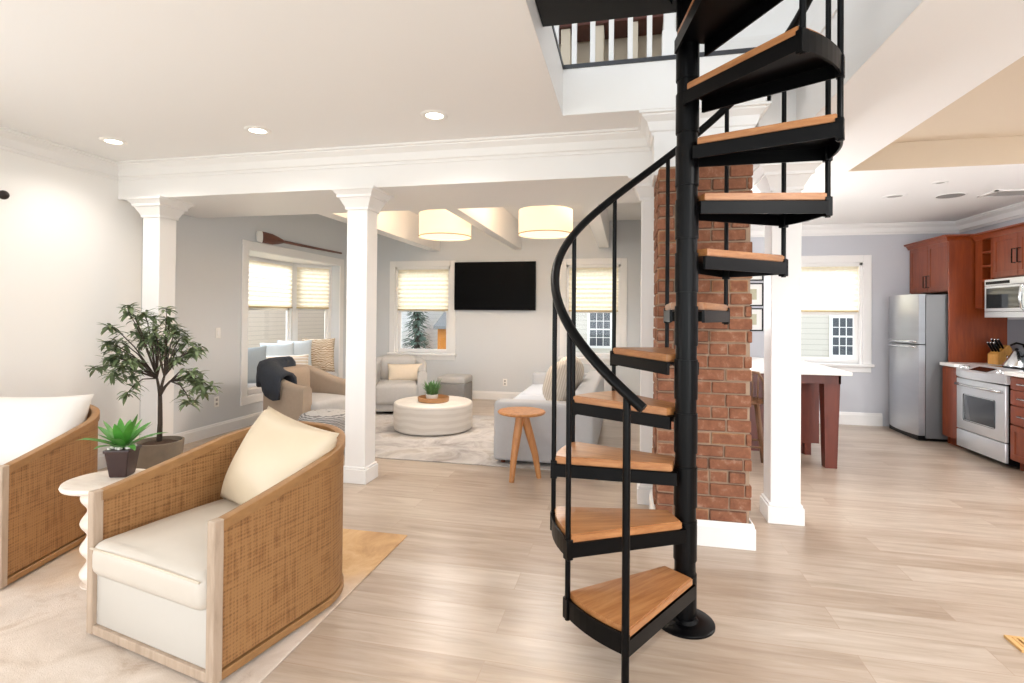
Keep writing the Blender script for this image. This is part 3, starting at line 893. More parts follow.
# ------------------------------------------------------------------ spiral staircase
SX, SY = .267, 2.556
st = thing('spiral_staircase', 'black metal spiral staircase with oak treads in front of the brick chimney', 'staircase', (SX, SY, 0))
A0 = -116.0; RO = .60
def zt(k): return .246 + .2445 * (k - 1)
bm = NB(); tube(bm, [(0, 0, .02), (0, 0, 4.1)], .047, 28); pole = obj('centre_pole', bm, M['black'], st, True, 40)
bm = NB(); lathe(bm, [(.132, 0), (.132, .008), (.125, .014), (.06, .016), (.05, .03)], 40); obj('base_plate', bm, M['black'], pole, True, 40)
coll = None
def tread_poly(ri, ro, half_in, half_ang, n=9):
    p = [(ri, -half_in)]
    for i in range(n + 1):
        a = R(-half_ang + 2 * half_ang * i / n); p.append((ro * math.cos(a), ro * math.sin(a)))
    p.append((ri, half_in))
    return p
first = None
for k in range(1, 13):
    ang = R(A0 - 15 - 30 * (k - 1)); z = zt(k)
    if first is None:
        bm = NB(); po = tread_poly(.03, RO + .012, .078, 16.6)
        prism(bm, po, -.040, -.036)                                   # underside plate
        prism(bm, [(.03, -.078), (po[1][0], po[1][1]), (po[1][0] - .012, po[1][1] + .006), (.03, -.066)], -.095, -.036)
        prism(bm, [(.03, .078), (po[-2][0], po[-2][1]), (po[-2][0] - .012, po[-2][1] - .006), (.03, .066)][::-1], -.095, -.036)
        for i in range(1, len(po) - 2):
            a, b = po[i], po[i + 1]
            q = [a, b, (b[0] * .985, b[1] * .985), (a[0] * .985, a[1] * .985)]
            prism(bm, q, -.095, -.018)
        lathe(bm, [(.052, -.20), (.052, -.02)], 28)                   # hub collar
        first = obj('tread', bm, M['black'], st)
        bm = NB(); prism(bm, tread_poly(.05, RO - .004, .074, 16.2), -.036, 0)
        bmesh.ops.bevel(bm, geom=[e for e in bm.edges if abs(e.verts[0].co.z - e.verts[1].co.z) < 1e-5], offset=.005, segments=2, affect='EDGES')
        fb = obj('tread_board', bm, M['oak'], first)
        fb['label'] = 'oak board'
        t_ = first; 
    else:
        t_ = first.copy(); COL.objects.link(t_)
        c_ = fb.copy(); COL.objects.link(c_); c_.parent = t_
    t_.location = (0, 0, z); t_.rotation_euler = (0, 0, ang)
RB = .605
def railz(th): return 1.112 + .2415 * (A0 - th) / 30.0
# balusters: newel at the first corner, then one where consecutive treads meet
bm = NB(); a = R(A0); tube(bm, [(RB * math.cos(a), RB * math.sin(a), 0), (RB * math.cos(a), RB * math.sin(a), railz(A0) - .01)], .0145, 12)
obj('newel_post', bm, M['black'], st, True, 40)
for k in range(1, 13):
    th = A0 - 30 * k
    a = R(th); p = (RB * math.cos(a), RB * math.sin(a))
    bm = NB()
    tube(bm, [(p[0], p[1], zt(k) - .11), (p[0], p[1], min(railz(th), 4.3) - .01)], .0115, 12)
    box(bm, -.014, .02, -.02, .02, zt(k) - .1, zt(k) - .03, rot=None) if False else None
    m_ = T(p[0], p[1], 0) @ RZ(th)
    box(bm, -.016, .014, -.018, .018, zt(k) - .105, zt(k) - .02, rot=m_, bev=.002, seg=1)
    box(bm, -.016, .014, -.018, .018, zt(k + 1) - .105, zt(k + 1) - .02, rot=m_, bev=.002, seg=1)
    obj('baluster', bm, M['black'], st, True, 40)
bm = NB(); pts = []
th = A0 + 6
while th > A0 - 30 * 13.2:
    z = railz(th)
    pts.append((RB * math.cos(R(th)), RB * math.sin(R(th)), z)); th -= 4
tube(bm, pts, .0205, 12); obj('handrail', bm, M['black'], st, True, 60)
# landing
bm = NB()
box(bm, -.70, .03, -.62, .125, 2.885, 3.0); obj('landing', bm, M['black'], st)

# ------------------------------------------------------------------ rugs
bm = NB(); box(bm, -4.35, -1.345, -.6, 3.14, .0005, .010, bev=.003, seg=1)
o = obj('area_rug', bm, M['rug'], None); tag(o, 'faded beige and tan rug under the cane armchairs', 'rug')
bm = NB(); box(bm, -4.0, -.62, 4.77, 7.1, .0005, .010, bev=.003, seg=1)
o = obj('area_rug', bm, M['ruggrey'], None); tag(o, 'mottled grey rug under the round coffee table', 'rug')

# ------------------------------------------------------------------ cane barrel armchairs
def barrel_path(w, d, r, n=14, y0=0.0):
    """plan path right front -> right back corner -> left front, around the back"""
    p = [(w / 2, y0 + (d - r) * i / 6) for i in range(7)]
    for i in range(1, n + 1):
        a = R(90 * i / n); p.append((w / 2 - r + r * math.cos(a), d - r + r * math.sin(a)))
    m = w / 2 - r
    p += [(m - 2 * m * i / 4, d) for i in range(1, 4)]
    for i in range(0, n + 1):
        a = R(90 + 90 * i / n); p.append((-w / 2 + r + r * math.cos(a), d - r + r * math.sin(a)))
    p += [(-w / 2, (d - r) - (d - r - y0) * i / 6) for i in range(1, 7)]
    return p

def make_cane_chair():
    t = thing('armchair', '', 'armchair')
    W, D, r = .795, .865, .33
    path = barrel_path(W, D, r)
    def ht(p): 
        u = max(0, min(1, p[1] / D)); return .615 + .175 * (u ** 1.1)
    th = .034
    bm = NB()      # outward = right-hand side of this path (path turns left)
    sweep(bm, path, lambda i: [(-.006, .055), (-.006, ht(path[i]) - .03), (-th + .006, ht(path[i]) - .03), (-th + .006, .055)], uvscale=1)
    obj('cane_shell', bm, M['cane'], t, True, 50)
    bm = NB()
    sweep(bm, path, lambda i: [(0.002, ht(path[i]) - .042), (.002, ht(path[i]) - .004), (-.004, ht(path[i])), (-th + .002, ht(path[i])), (-th - .004, ht(path[i]) - .004), (-th - .004, ht(path[i]) - .042)])
    obj('top_rail', bm, M['rimoak'], t, True, 40)
    bm = NB()
    sweep(bm, path, lambda i: rsec(-th, .002, .012, .045, .004, 1)); 
    obj('bottom_rail', bm, M['rimoak'], t, True, 40)
    for s in (1, -1):
        bm = NB(); x0, x1 = sorted((s * W / 2 + s * .003, s * (W / 2 - th - .004)))
        box(bm, x0, x1, -.03, .012, .012, .618, bev=.005); obj('front_post', bm, M['paleoak'], t)
    bm = NB(); box(bm, -W / 2 + th, W / 2 - th, -.025, .0, .012, .05, bev=.003); obj('front_rail', bm, M['paleoak'], t)
    bm = NB(); box(bm, -W / 2 + th + .003, W / 2 - th - .003, -.012, .05, .05, .30, bev=.006); obj('front_panel', bm, M['creamfront'], t, True, 40)
    bm = NB(); box(bm, -W / 2 + .1, W / 2 - .1, .08, D - .12, 0, .06); obj('plinth', bm, M['black'], t)
    bm = NB(); softbox(bm, -W / 2 + th + .004, W / 2 - th - .004, -.05, .66, .265, .415, r=.05, crown=.035)
    sc = obj('seat_cushion', bm, M['cream'], t, True)
    # seat outline follows the barrel at the back: a second block fills in behind
    bm = NB()
    xx = W / 2 - th - .02
    for zz in (.39,):
        tube(bm, [(-xx, -.045, zz), (-xx * .5, -.05, zz + .006), (0, -.05, zz + .008), (xx * .5, -.05, zz + .006), (xx, -.045, zz)], .0045, 8)
    obj('piping', bm, M['piping'], sc, True)
    bm = NB(); pillow(bm, .66, .51, .25, T(0.03, .585, .62) @ RZ(-10) @ RX(-27) @ RY(6), 22, 18, puff=.5, seedv=9)
    bk = obj('back_cushion', bm, M['tanleather'], t, True)
    return t, bk
ca, bk = make_cane_chair()
cb = copy_tree(ca)
ca['label'] = 'cane barrel armchair in the foreground with cream leather cushions'
cb['label'] = 'cane barrel armchair with white cushions cut off by the left edge'
fd = math.atan2(1.745 - 1.885, -1.541 + 2.295)
mid = ((-1.541 - 2.295) / 2, (1.745 + 1.885) / 2)
ca.location = (mid[0] + .052, mid[1] - .02, 0.010); ca.rotation_euler = (0, 0, fd - R(1.5))
fb2 = R(15.4)
rx, ry = -3.03, 2.065
cb.location = (rx - .3975 * math.cos(fb2), ry - .3975 * math.sin(fb2), .010); cb.rotation_euler = (0, 0, fb2)
for c in cb.children:
    if c.name.startswith('back_cushion'):
        b2 = NB(); pillow(b2, .66, .50, .25, T(0, .58, .64) @ RZ(4) @ RX(-22), 22, 18, puff=.42, seedv=4)
        bmesh.ops.recalc_face_normals(b2, faces=b2.faces[:]); c.data = c.data.copy(); b2.to_mesh(c.data); b2.free()
        for p in c.data.polygons: p.use_smooth = True
        c.data.materials[0] = plain('white_leather', '#dfdbd5', .42, noise=.03, scale=5, bump=.2, bscale=7)
        c['label'] = 'white leather back cushion'

# ------------------------------------------------------------------ wavy side table, fern
sd = thing('side_table', 'whitewashed side table with wavy turned pedestal between the armchairs', 'table', (-2.635, 2.26, .010))
bm = NB(); prof = [(.11, 0), (.11, .005)]
for i in range(61):
    z = .005 + .49 * i / 60
    prof.append((0.100 + .015 * math.sin(2 * PI * (z / .128) - 1.2) , z))
lathe(bm, prof, 36); obj('pedestal', bm, M['whitewash'], sd, True, 60)
bm = NB(); lathe(bm, [(.18, .492), (.193, .497), (.198, .508), (.193, .52), (.185, .522)], 48); obj('tabletop', bm, M['whitewash'], sd, True, 40)

fp = thing('potted_fern', 'small green fern in square dark brown pot on the side table', 'plant', (-2.615, 2.32, .533), R(20))
bm = NB()
v = box(bm, -1, 1, -1, 1, 0, .145, bev=0)
for q in v:
    e = .042 if q.co.z < .01 else .060; q.co.x *= e; q.co.y *= e
bmesh.ops.bevel(bm, geom=bm.edges[:], offset=.004, segments=2, affect='EDGES')
box(bm, -.063, .063, -.063, .063, .130, .147, bev=.003); obj('pot', bm, M['potdark'], fp, True, 40)
bm = NB(); rp = random.Random(5)
for k in range(26):
    x, y = rp.uniform(-.045, .045), rp.uniform(-.045, .045)
    bmesh.ops.create_icosphere(bm, subdivisions=1, radius=rp.uniform(.009, .014), matrix=T(x, y, .15))
obj('pebbles', bm, M['pebble'], fp, True)['kind'] = 'stuff'
def strap(bm, base, az, lng, lift, droop, wid, seg=8):
    d = Vector((math.cos(az), math.sin(az), 0)); s = Vector((-math.sin(az), math.cos(az), 0))
    L_, R_, C_ = [], [], []
    for i in range(seg + 1):
        u = i / seg
        p = Vector(base) + d * (lng * u * (1 - .15 * u)) + Vector((0, 0, lift * u - droop * u * u))
        w = wid * (math.sin(PI * min(1, .12 + u * .88)) ** .7) * (1 - .2 * u)
        if i == seg: w = .0008
        C_.append(bm.verts.new(p - Vector((0, 0, w * .28)))); L_.append(bm.verts.new(p + s * w)); R_.append(bm.verts.new(p - s * w))
    for i in range(seg):
        bm.faces.new((L_[i], C_[i], C_[i + 1], L_[i + 1])); bm.faces.new((C_[i], R_[i], R_[i + 1], C_[i + 1]))
bm = NB()
for k in range(20):
    az = k * 2.399 + rp.uniform(-.2, .2); u = k / 20
    strap(bm, (0, 0, .145), az, .08 + .20 * u + rp.uniform(-.01, .02), .20 - .08 * u + rp.uniform(-.02, .02), .03 + .07 * u, .021 + .005 * rp.random())
obj('leaves', bm, M['fern'], fp, True)

# ------------------------------------------------------------------ potted tree in the corner
tr = thing('potted_tree', 'slender leafy tree in grey brown round pot by left column', 'plant', (-3.72, 3.62, 0))
bm = NB(); lathe(bm, [(.12, 0), (.13, .005), (.15, .12), (.17, .26), (.176, .34), (.178, .355), (.162, .357), (.157, .33), (.0, .32)], 40, cap=False)
obj('pot', bm, M['concrete'], tr, True, 50)
bm = NB(); lathe(bm, [(.155, .325), (.1, .345), (.03, .352)], 32); obj('soil', bm, M['soil'], tr, True)
rt = random.Random(21)
bt = NB(); bl = NB()
tube(bt, [(0, 0, .33), (.008, .0, .5), (-.005, .01, .66), (.0, .0, .76)], [.022, .018, .016, .014], 9)
forks = [Vector((-.04, .01, .86)), Vector((.05, -.01, .88)), Vector((0, .02, .80)), Vector((.08, .02, .84))]
for q in forks: tube(bt, [(0, 0, .72), (Vector((0, 0, .75)) + q) / 2, q], [.012, .011, .009], 7)
# clusters: offset along the wall, height above the floor
CL = [(-.13, 1.44), (-.22, 1.35), (-.02, 1.39), (.06, 1.35), (-.30, 1.28), (-.09, 1.28), (.13, 1.26), (-.39, 1.15), (-.50, 1.09), (-.56, 1.0), (-.46, .95), (-.41, .87), (-.35, 1.02), (-.24, 1.15),
      (-.13, 1.15), (0, 1.18), (.11, 1.15), (.22, 1.12), (.17, 1.21), (.30, 1.09), (-.17, .98), (-.26, .92), (-.04, 1.02), (.06, 1.0), (.35, .92), (.23, .89), (.43, .85), (.39, .76), (.46, .72), (.33, .69),
      (.29, .80), (-.09, .77), (-.13, .89), (-.18, 1.25), (.03, 1.27), (-.33, 1.16), (.12, 1.06), (-.05, 1.10), (-.16, 1.40), (-.27, 1.22), (.02, 1.10), (.20, 1.02), (-.10, 1.20), (.08, 1.42), (.42, .80), (-.48, 1.02)]
for cx_, cz_ in CL:
    dy = rt.uniform(-.26, .22) * (1 - abs(cx_) * .6)
    e = Vector((cx_, dy, cz_))
    f = min(forks, key=lambda q: (q - e).length + (0 if (q.x < 0.02) == (cx_ < 0) else .3))
    m1 = f.lerp(e, .5) + Vector((0, 0, .05))
    m2 = f.lerp(e, .8) + Vector((0, 0, .035))
    tube(bt, [f, m1, m2, e], [.006, .0048, .0036, .002], 6)
    for base_, cnt in ((e, 17), (m2, 8), (f.lerp(e, .62) + Vector((0, 0, .045)), 2)):
        for k in range(cnt):
            az = rt.uniform(0, 2 * PI)
            b0 = base_ + Vector((rt.uniform(-.02, .02), rt.uniform(-.02, .02), rt.uniform(-.02, .02)))
            strap(bl, b0, az, rt.uniform(.07, .115), rt.uniform(-.045, .06), .03, .0145, 4)
obj('trunk', bt, M['bark'], tr, True)
obj('foliage', bl, M['leaf'], tr, True)

# ------------------------------------------------------------------ coffee table, tray, herb
ct = thing('coffee_table', 'round drum coffee table of layered pale stone on the grey rug', 'table', (-2.31, 6.15, .010))
bm = NB(); lathe(bm, [(.43, 0), (.47, .02), (.478, .06), (.478, .30), (.472, .325), (.455, .335), (.0001, .335)], 64, cap=False); obj('drum', bm, M['travertine'], ct, True, 50)
bm = NB(); lathe(bm, [(.42, .0005), (.42, .012)], 48); obj('foot_ring', bm, M['darkwood'], ct)
ty = thing('tray', 'round wooden tray on the coffee table', 'tray', (-2.30, 6.12, .346))
bm = NB(); lathe(bm, [(.175, 0), (.185, .004), (.19, .055), (.182, .058), (.175, .01), (.0001, .01)], 44, cap=False); obj('rim', bm, M['trayrim'], ty, True, 50)
hb = thing('potted_herb', 'small leafy green plant in a pale bowl on the wooden tray', 'plant', (-2.32, 6.12, .357))
bm = NB(); lathe(bm, [(.045, 0), (.06, .01), (.075, .05), (.072, .075), (.06, .07), (.0001, .062)], 28, cap=False); obj('pot', bm, M['plastic'], hb, True, 50)
bm = NB()
for k in range(150):
    az = rt.uniform(0, 2 * PI); rr = rt.uniform(0, .06)
    strap(bm, (rr * math.cos(az), rr * math.sin(az), .06 + rt.uniform(0, .06)), az + rt.uniform(-.5, .5), rt.uniform(.05, .11), rt.uniform(.05, .18), .04, .013, 3)
obj('foliage', bm, M['succ'], hb, True)

# ------------------------------------------------------------------ upholstered barrel chairs
def make_tub_chair(mat, seatmat, name, label, loc, rz):
    t = thing(name, label, 'armchair', loc, rz)
    W, D, r = .84, .80, .38
    path = barrel_path(W, D, r)
    def ht(p):
        u = max(0, min(1, (p[1] - .05) / (D - .05))); return .60 + .17 * (u * u * (3 - 2 * u))
    bm = NB()
    sweep(bm, path, lambda i: rsec(-.135, 0, .04, ht(path[i]), .062, 5)); obj('shell', bm, mat, t, True, 60)
    bm = NB()
    softbox(bm, -W / 2 + .12, W / 2 - .12, -.06, .60, .13, .42, r=.06, crown=.03); obj('seat_cushion', bm, seatmat, t, True)
    bm = NB(); box(bm, -W / 2 + .10, W / 2 - .10, -.02, D - .12, .04, .20, bev=.02); obj('seat_base', bm, mat, t, True, 40)
    bm = NB(); softbox(bm, -.27, .27,   .50, .68, .36, .76, r=.085, crown=.0); obj('back_cushion', bm, mat, t, True)
    bm = NB(); lathe(bm, [(.3, 0), (.3, .045)], 36, c=(0, .36, 0)); obj('swivel_base', bm, M['black'], t)
    return t
make_tub_chair(M['greyfab'], M['greyfab'], 'tub_chair', 'grey tub armchair under the window left of the television', (-3.13, 6.88, .010), R(22))
pillow_obj('lumbar_pillow', .50, .27, .13, T(-3.15, 7.20, .555) @ RZ(22) @ RX(-18), M['lumbar'], 'beige lumbar pillow on the grey tub armchair', seedv=7)
make_tub_chair(M['taupefab'], M['greyfab'], 'tub_chair', 'taupe tub armchair seen from behind in front of the window seat', (-3.32, 5.50, .010), R(80))

# throw blanket over the taupe chair
def throw_blanket():
    bm = NB()
    m_ = T(-3.32, 5.50, .010) @ RZ(80)
    # drape section across the rim: outside -> over -> inside
    nL, nS = 16, 12
    path = barrel_path(.84, .80, .38)
    nn = normals2d(path)
    i0, i1 = 18, 40
    rings = []
    prof = [(.03, -.17), (.035, -.08), (.03, .0), (.01, .045), (-.03, .062), (-.07, .066), (-.11, .055), (-.15, .02), (-.165, -.06), (-.165, -.14)]
    rd = random.Random(2)
    for i in range(i0, i1 + 1):
        p = path[i]; u = max(0, min(1, (p[1] - .05) / .75)); h = .60 + .17 * (u * u * (3 - 2 * u))
        row = []
        for k, (o, z) in enumerate(prof):
            wv = .010 * math.sin(i * 2.1 + k * .4)
            sc = 1 + .35 * math.sin(i * .7) * (1 if k in (0, 1, 8, 9) else 0)
            row.append(m_ @ Vector((p[0] + nn[i].x * (o + wv), p[1] + nn[i].y * (o + wv), h + z * sc)))
        rings.append(row)
    g = [[bm.verts.new(q) for q in r_] for r_ in rings]
    for a, b in zip(g, g[1:]):
        for k in range(len(prof) - 1): bm.faces.new((a[k], a[k + 1], b[k + 1], b[k]))
    bmesh.ops.recalc_face_normals(bm, faces=bm.faces[:])
    bmesh.ops.solidify(bm, geom=bm.faces[:], thickness=-.036)
    o = obj('throw_blanket', bm, M['throw'], None, True)
    tag(o, 'dark charcoal knitted throw draped over the taupe armchair back', 'blanket')
throw_blanket()

# pouf
pf = thing('pouf', 'round woven grey pouf behind the foreground armchair', 'pouf', (-2.93, 4.80, .010))
bm = NB(); lathe(bm, [(.20, 0), (.255, .03), (.275, .10), (.28, .22), (.272, .34), (.25, .385), (.2, .405), (.0001, .41)], 44, cap=False); obj('woven_body', bm, M['poufweave'], pf, True)
# ottoman
ot = thing('ottoman', 'grey cube ottoman against the wall below the television', 'ottoman', (-2.63, 7.95, 0), R(0))
bm = NB(); softbox(bm, -.225, .225, -.225, .225, .34, .45, r=.035, crown=.02); obj('cushion_top', bm, M['greyfab'], ot, True)
bm = NB(); box(bm, -.22, .22, -.22, .22, .012, .345, bev=.015); obj('body', bm, M['ottfab'], ot, True, 40)

# ------------------------------------------------------------------ sofa
sf = thing('sofa', 'light grey sofa seen end-on behind the wooden stool', 'sofa', (-.75, 5.95, .0105))
x0, x1, y0, y1 = -.47, .46, -1.12, 1.15
bm = NB(); box(bm, x0, x1 - .16, y0, y0 + .2, .03, .585, bev=.035, seg=4); obj('armrest', bm, M['sofafab'], sf, True, 40)
bm = NB(); box(bm, x0, x1 - .16, y1 - .2, y1, .03, .635, bev=.035, seg=4); obj('armrest', bm, M['sofafab'], sf, True, 40)
bm = NB(); box(bm, x1 - .2, x1, y0, y1, .03, .68, bev=.035, seg=4); obj('backrest', bm, M['sofafab'], sf, True, 40)
bm = NB(); box(bm, x0 + .02, x1 - .1, y0 + .1, y1 - .1, .05, .3, bev=.02); obj('seat_base', bm, M['sofafab'], sf, True, 40)
ym = (y0 + y1) / 2
for a, b in ((y0 + .2, ym), (ym, y1 - .2)):
    bm = NB(); softbox(bm, x0 - .01, x1 - .2, a + .004, b - .004, .30, .49, r=.05, crown=.03); obj('seat_cushion', bm, M['sofaseat'], sf, True)
for px, py in ((x0 + .08, y0 + .08), (x0 + .08, y1 - .08), (x1 - .08, y0 + .08), (x1 - .08, y1 - .08)):
    bm = NB(); lathe(bm, [(.02, 0), (.025, .05)], 14, c=(px, py, 0)); obj('leg', bm, M['darkwood'], sf, True, 40)
for k, (xx, yy, zz, lab) in enumerate(((-.66, 5.36, .715, 'striped beige bolster pillow on the sofa, nearer the wooden stool'), (-.63, 5.92, .735, 'striped beige pillow on the sofa, nearer the far window'))):
    pillow_obj('throw_pillow', .52, .46, .32, T(xx, yy, zz) @ RZ(96) @ RX(14), M['bolster'], lab, seedv=11 + k)

# wooden three-legged stool table
sl = thing('stool', 'three-legged wooden stool table beside the grey sofa', 'stool', (-.885, 4.50, 0))
bm = NB(); lathe(bm, [(.0001, .545), (.17, .548), (.2, .556), (.208, .568), (.2, .578), (.0001, .58)], 48, cap=False); obj('seat', bm, M['stoolwood'], sl, True, 40)
for k, az in enumerate((250, 10, 130)):
    d = Vector((math.cos(R(az)), math.sin(R(az)), 0)); bm = NB()
    pts = [d * .022 + Vector((0, 0, .552)), d * .04 + Vector((0, 0, .48)), d * .075 + Vector((0, 0, .36)), d * .12 + Vector((0, 0, .2)), d * .155 + Vector((0, 0, 0))]
    tube(bm, pts, [.036, .036, .035, .029, .021], 12); obj('leg', bm, M['stoolwood'], sl, True, 40)

# ------------------------------------------------------------------ kitchen island and stool
il = thing('kitchen_island', 'dark cherry kitchen island with white countertop behind the column', 'island', (1.40, 6.05, 0))
ix0, ix1, iy0, iy1 = -.60, .565, -.80, .85
bm = NB(); box(bm, ix0, ix1, iy0, iy1, .885, .915, bev=.005); obj('countertop', bm, M['quartz'], il)
bm = NB(); box(bm, ix0 + .04, ix1 - .03, iy0 + .18, iy0 + .205, .79, .885); box(bm, ix1 - .05, ix1 - .03, iy0 + .18, 0, .79, .885); obj('apron', bm, M['cherrydark'], il)
bm = NB(); box(bm, ix0 + .05, ix1 - .045, -.10, iy1 - .05, .12, .885)
for xx in (-.5, -.12): box(bm, xx + .03, xx + .33, -.108, -.1, .5, .85, bev=.003, seg=1)
box(bm, ix0 + .08, ix1 - .15, -.06, iy1 - .08, 0.0, .12); obj('body', bm, M['cherrydark'], il)
bm = NB(); box(bm, ix1 - .18, ix1 - .12, -.103, .0, 0, .13); obj('corner_foot', bm, M['cherrydark'], il)
bm = NB(); v = box(bm, -1, 1, -1, 1, 0, .79)
for q in v:
    e = .05 if q.co.z < .01 else .068; q.co.x = ix1 - .10 + q.co.x * e; q.co.y = iy0 + .26 + q.co.y * e
obj('leg', bm, M['cherrydark'], il)
for zz in (.28, .48, .68):
    pass
ks = thing('counter_stool', 'brown wooden spindle-back stool tucked at the island between chimney and column', 'stool', (1.07, 5.36, 0), R(-8))
bm = NB(); lathe(bm, [(.17, .60), (.185, .61), (.185, .635), (.16, .64)], 30); obj('seat', bm, M['chairwood'], ks, True, 40)
for sx in (-1, 1):
    for sy in (-1, 1):
        bm = NB(); tube(bm, [(sx * .12, sy * .12, .61), (sx * .19, sy * .18, 0)], [.018, .014], 10); obj('leg', bm, M['chairwood'], ks, True)
bm = NB()
tube(bm, [(-.17, -.16, .62), (-.165, -.2, .82), (-.12, -.215, .9), (0, -.225, .915), (.12, -.215, .9), (.165, -.2, .82), (.17, -.16, .62)], .012, 10)
for k in range(6):
    xx = -.115 + .046 * k; tube(bm, [(xx, -.165, .63), (xx * 1.05, -.217, .9)], .006, 8)
obj('spindle_back', bm, M['chairwood'], ks, True)
bm = NB(); tube(bm, [(-.165, -.16, .22), (.165, -.16, .22)], .01, 8); obj('stretcher', bm, M['chairwood'], ks, True)
bm = NB(); tube(bm, [(-.165, .16, .22), (.165, .16, .22)], .01, 8); obj('stretcher', bm, M['chairwood'], ks, True)

# ------------------------------------------------------------------ refrigerator
fg = thing('refrigerator', 'stainless steel top-freezer refrigerator under the cherry cabinet', 'refrigerator', (3.28, 7.30, 0))
bm = NB(); box(bm,   .07, .80, -.355, .355, .03, 1.68, bev=.008); obj('cabinet_body', bm, M['steelside'], fg, True, 40)
def bowed(z0, z1):
    b = NB(); n = 14
    poly = [(.065, -.352)]
    for i in range(n + 1):
        y = -.352 + .704 * i / n; u = 2 * i / n - 1
        poly.append((-.0 - .05 * (1 - u * u) + .0, y))
    poly.append((.065, .352))
    prism(b, poly[::-1], z0, z1); return b
o1 = obj('freezer_door', bowed(1.11, 1.685), M['steel'], fg, True, 40)
o2 = obj('fridge_door', bowed(.06, 1.095), M['steel'], fg, True, 40)
def bar(z, dz):
    b = NB(); n = 14; pts = []
    for i in range(n + 1):
        y = -.33 + .6 * i / n; u = (y) / .352
        pts.append((-.05 * (1 - u * u) - .022 * min(1, 4 * (1 - abs(2 * i / n - 1))) - .004, y, z + dz * math.sin(PI * i / n)))
    tube(b, pts, .013, 10); return b
o = obj('handle', bar(1.135, .0), M['chrome'], o1, True)
o = obj('handle', bar(1.072, -.0), M['chrome'], o2, True)
bm = NB(); box(bm, -.0, .5, -.34, .34, 0, .058); obj('kick_plate', bm, M['black'], fg)

# ------------------------------------------------------------------ cabinets
def shaker(bm, x, y0, y1, z0, z1, fr=.055):
    """door slab facing -x, front face at x"""
    box(bm, x + .006, x + .02, y0, y1, z0, z1)
    for a, b, c, d in ((y0, y1, z0, z0 + fr), (y0, y1, z1 - fr, z1), (y0, y0 + fr, z0 + fr, z1 - fr), (y1 - fr, y1, z0 + fr, z1 - fr)):
        box(bm, x, x + .008, a, b, c, d, bev=.0015, seg=1)
def pull(bm, x, y, z0, z1, horiz=False):
    if horiz: tube(bm, [(x, z0, y), (x - .03, z0, y), (x - .03, z1, y), (x, z1, y)], .006, 8)
    else: tube(bm, [(x, y, z0), (x - .03, y, z0), (x - .03, y, z1), (x, y, z1)], .006, 8)
def ccrown(bm, path, z, p=.06, h=.07):
    sweep(bm, path, lambda i: [(0, z), (.012, z), (.02, z + h * .25), (p * .6, z + h * .6), (p, z + h * .75), (p, z + h), (0, z + h)])

fc = thing('wall_cabinet', 'cherry wall cabinet with two doors above the refrigerator', 'cabinet', (3.55, 7.32, 1.715))
bm = NB(); box(bm, .02, .565, -.41, .43, 0, .59); obj('carcass', bm, M['cherry'], fc)
for k, (a, b) in enumerate(((-.405, .005), (.01, .42))):
    bm = NB(); shaker(bm, 0, a, b, .01, .58); d_ = obj('door', bm, M['cherry'], fc)
    bm = NB(); yy = -.025 if k == 0 else .04; pull(bm, 0, yy, .06, .20); obj('handle', bm, M['black'], d_, True)
bm = NB(); ccrown(bm, [(.0, .435), (.0, -.415), (.235, -.415)][::1], .565); obj('crown', bm, M['cherry'], fc)

tp = thing('tall_panel', 'tall cherry end panel between refrigerator and range', 'panel', (3.55, 6.89, 0))
bm = NB(); box(bm, 0.0, .565, -.0, .019, 0, 2.33, bev=.002, seg=1); obj('board', bm, M['cherry'], tp)

uc = thing('wall_cabinet', 'cherry wall cabinet with cubbies above the microwave', 'cabinet', (3.79, 6.20, 1.83))
bm = NB(); box(bm, .02, .325, -.46, .385, .005, .50); obj('carcass', bm, M['cherry'], uc)
bm = NB()
for a, b, c, d in ((.385, .405, -.31, .50), (.54, .66, -.31, .50)): box(bm, 0, .325, a, b, c, d)
for zz in (-.02, .135, .285, .455): box(bm, 0.0, .325, .405, .54, zz, zz + .022)
box(bm, .2, .325, .405, .54, -.3, .5); obj('cubby', bm, M['cherry'], uc)
for k, (a, b) in enumerate(((.005, .38), (-.385, -.0))):
    bm = NB(); shaker(bm, 0, a, b, .01, .44); d_ = obj('door', bm, M['cherry'], uc)
    bm = NB(); pull(bm, 0, .04 if k == 0 else -.035, .14, .28); obj('handle', bm, M['black'], d_, True)
bm = NB(); ccrown(bm, [(.0, .66), (.0, -.46)], .44); box(bm, .0, .325, -.46, .66, .44, .505); obj('crown', bm, M['cherry'], uc)

mwv = thing('microwave', 'stainless over-the-range microwave with curved handle', 'microwave', (3.72, 6.20, 1.42))
bm = NB(); box(bm, .02, .395, -.38, .38, 0, .40, bev=.004); obj('casing', bm, M['black'], mwv)
bm = NB(); box(bm, 0, .022, -.25, .38, .06, .33, bev=.004); d_ = obj('door', bm, M['rangesteel'], mwv)
bm = NB(); box(bm, -.002, .004, -.17, .35, .095, .305); obj('door_glass', bm, M['blackglass'], d_)
bm = NB(); tube(bm, [(.0, -0.210, .07), (-.035, -0.215, .1), (-.05, -0.220, .2), (-.035, -0.215, .3), (.0, -0.210, .33)], .014, 10); obj('handle', bm, M['chrome'], d_, True)
bm = NB(); box(bm, 0, .022, -.38, .38, 0, .057, bev=.003); box(bm, 0, .022, -.38, .38, .333, .398, bev=.003); obj('face_strip', bm, M['rangesteel'], mwv)
bm = NB(); box(bm, 0.001, .022, -.38, -.255, .06, .33); obj('control_panel', bm, M['blackglass'], mwv)
bm = NB(); box(bm, -.002, .002, .0, .36, .345, .375); obj('vent_slot', bm, M['black'], mwv)

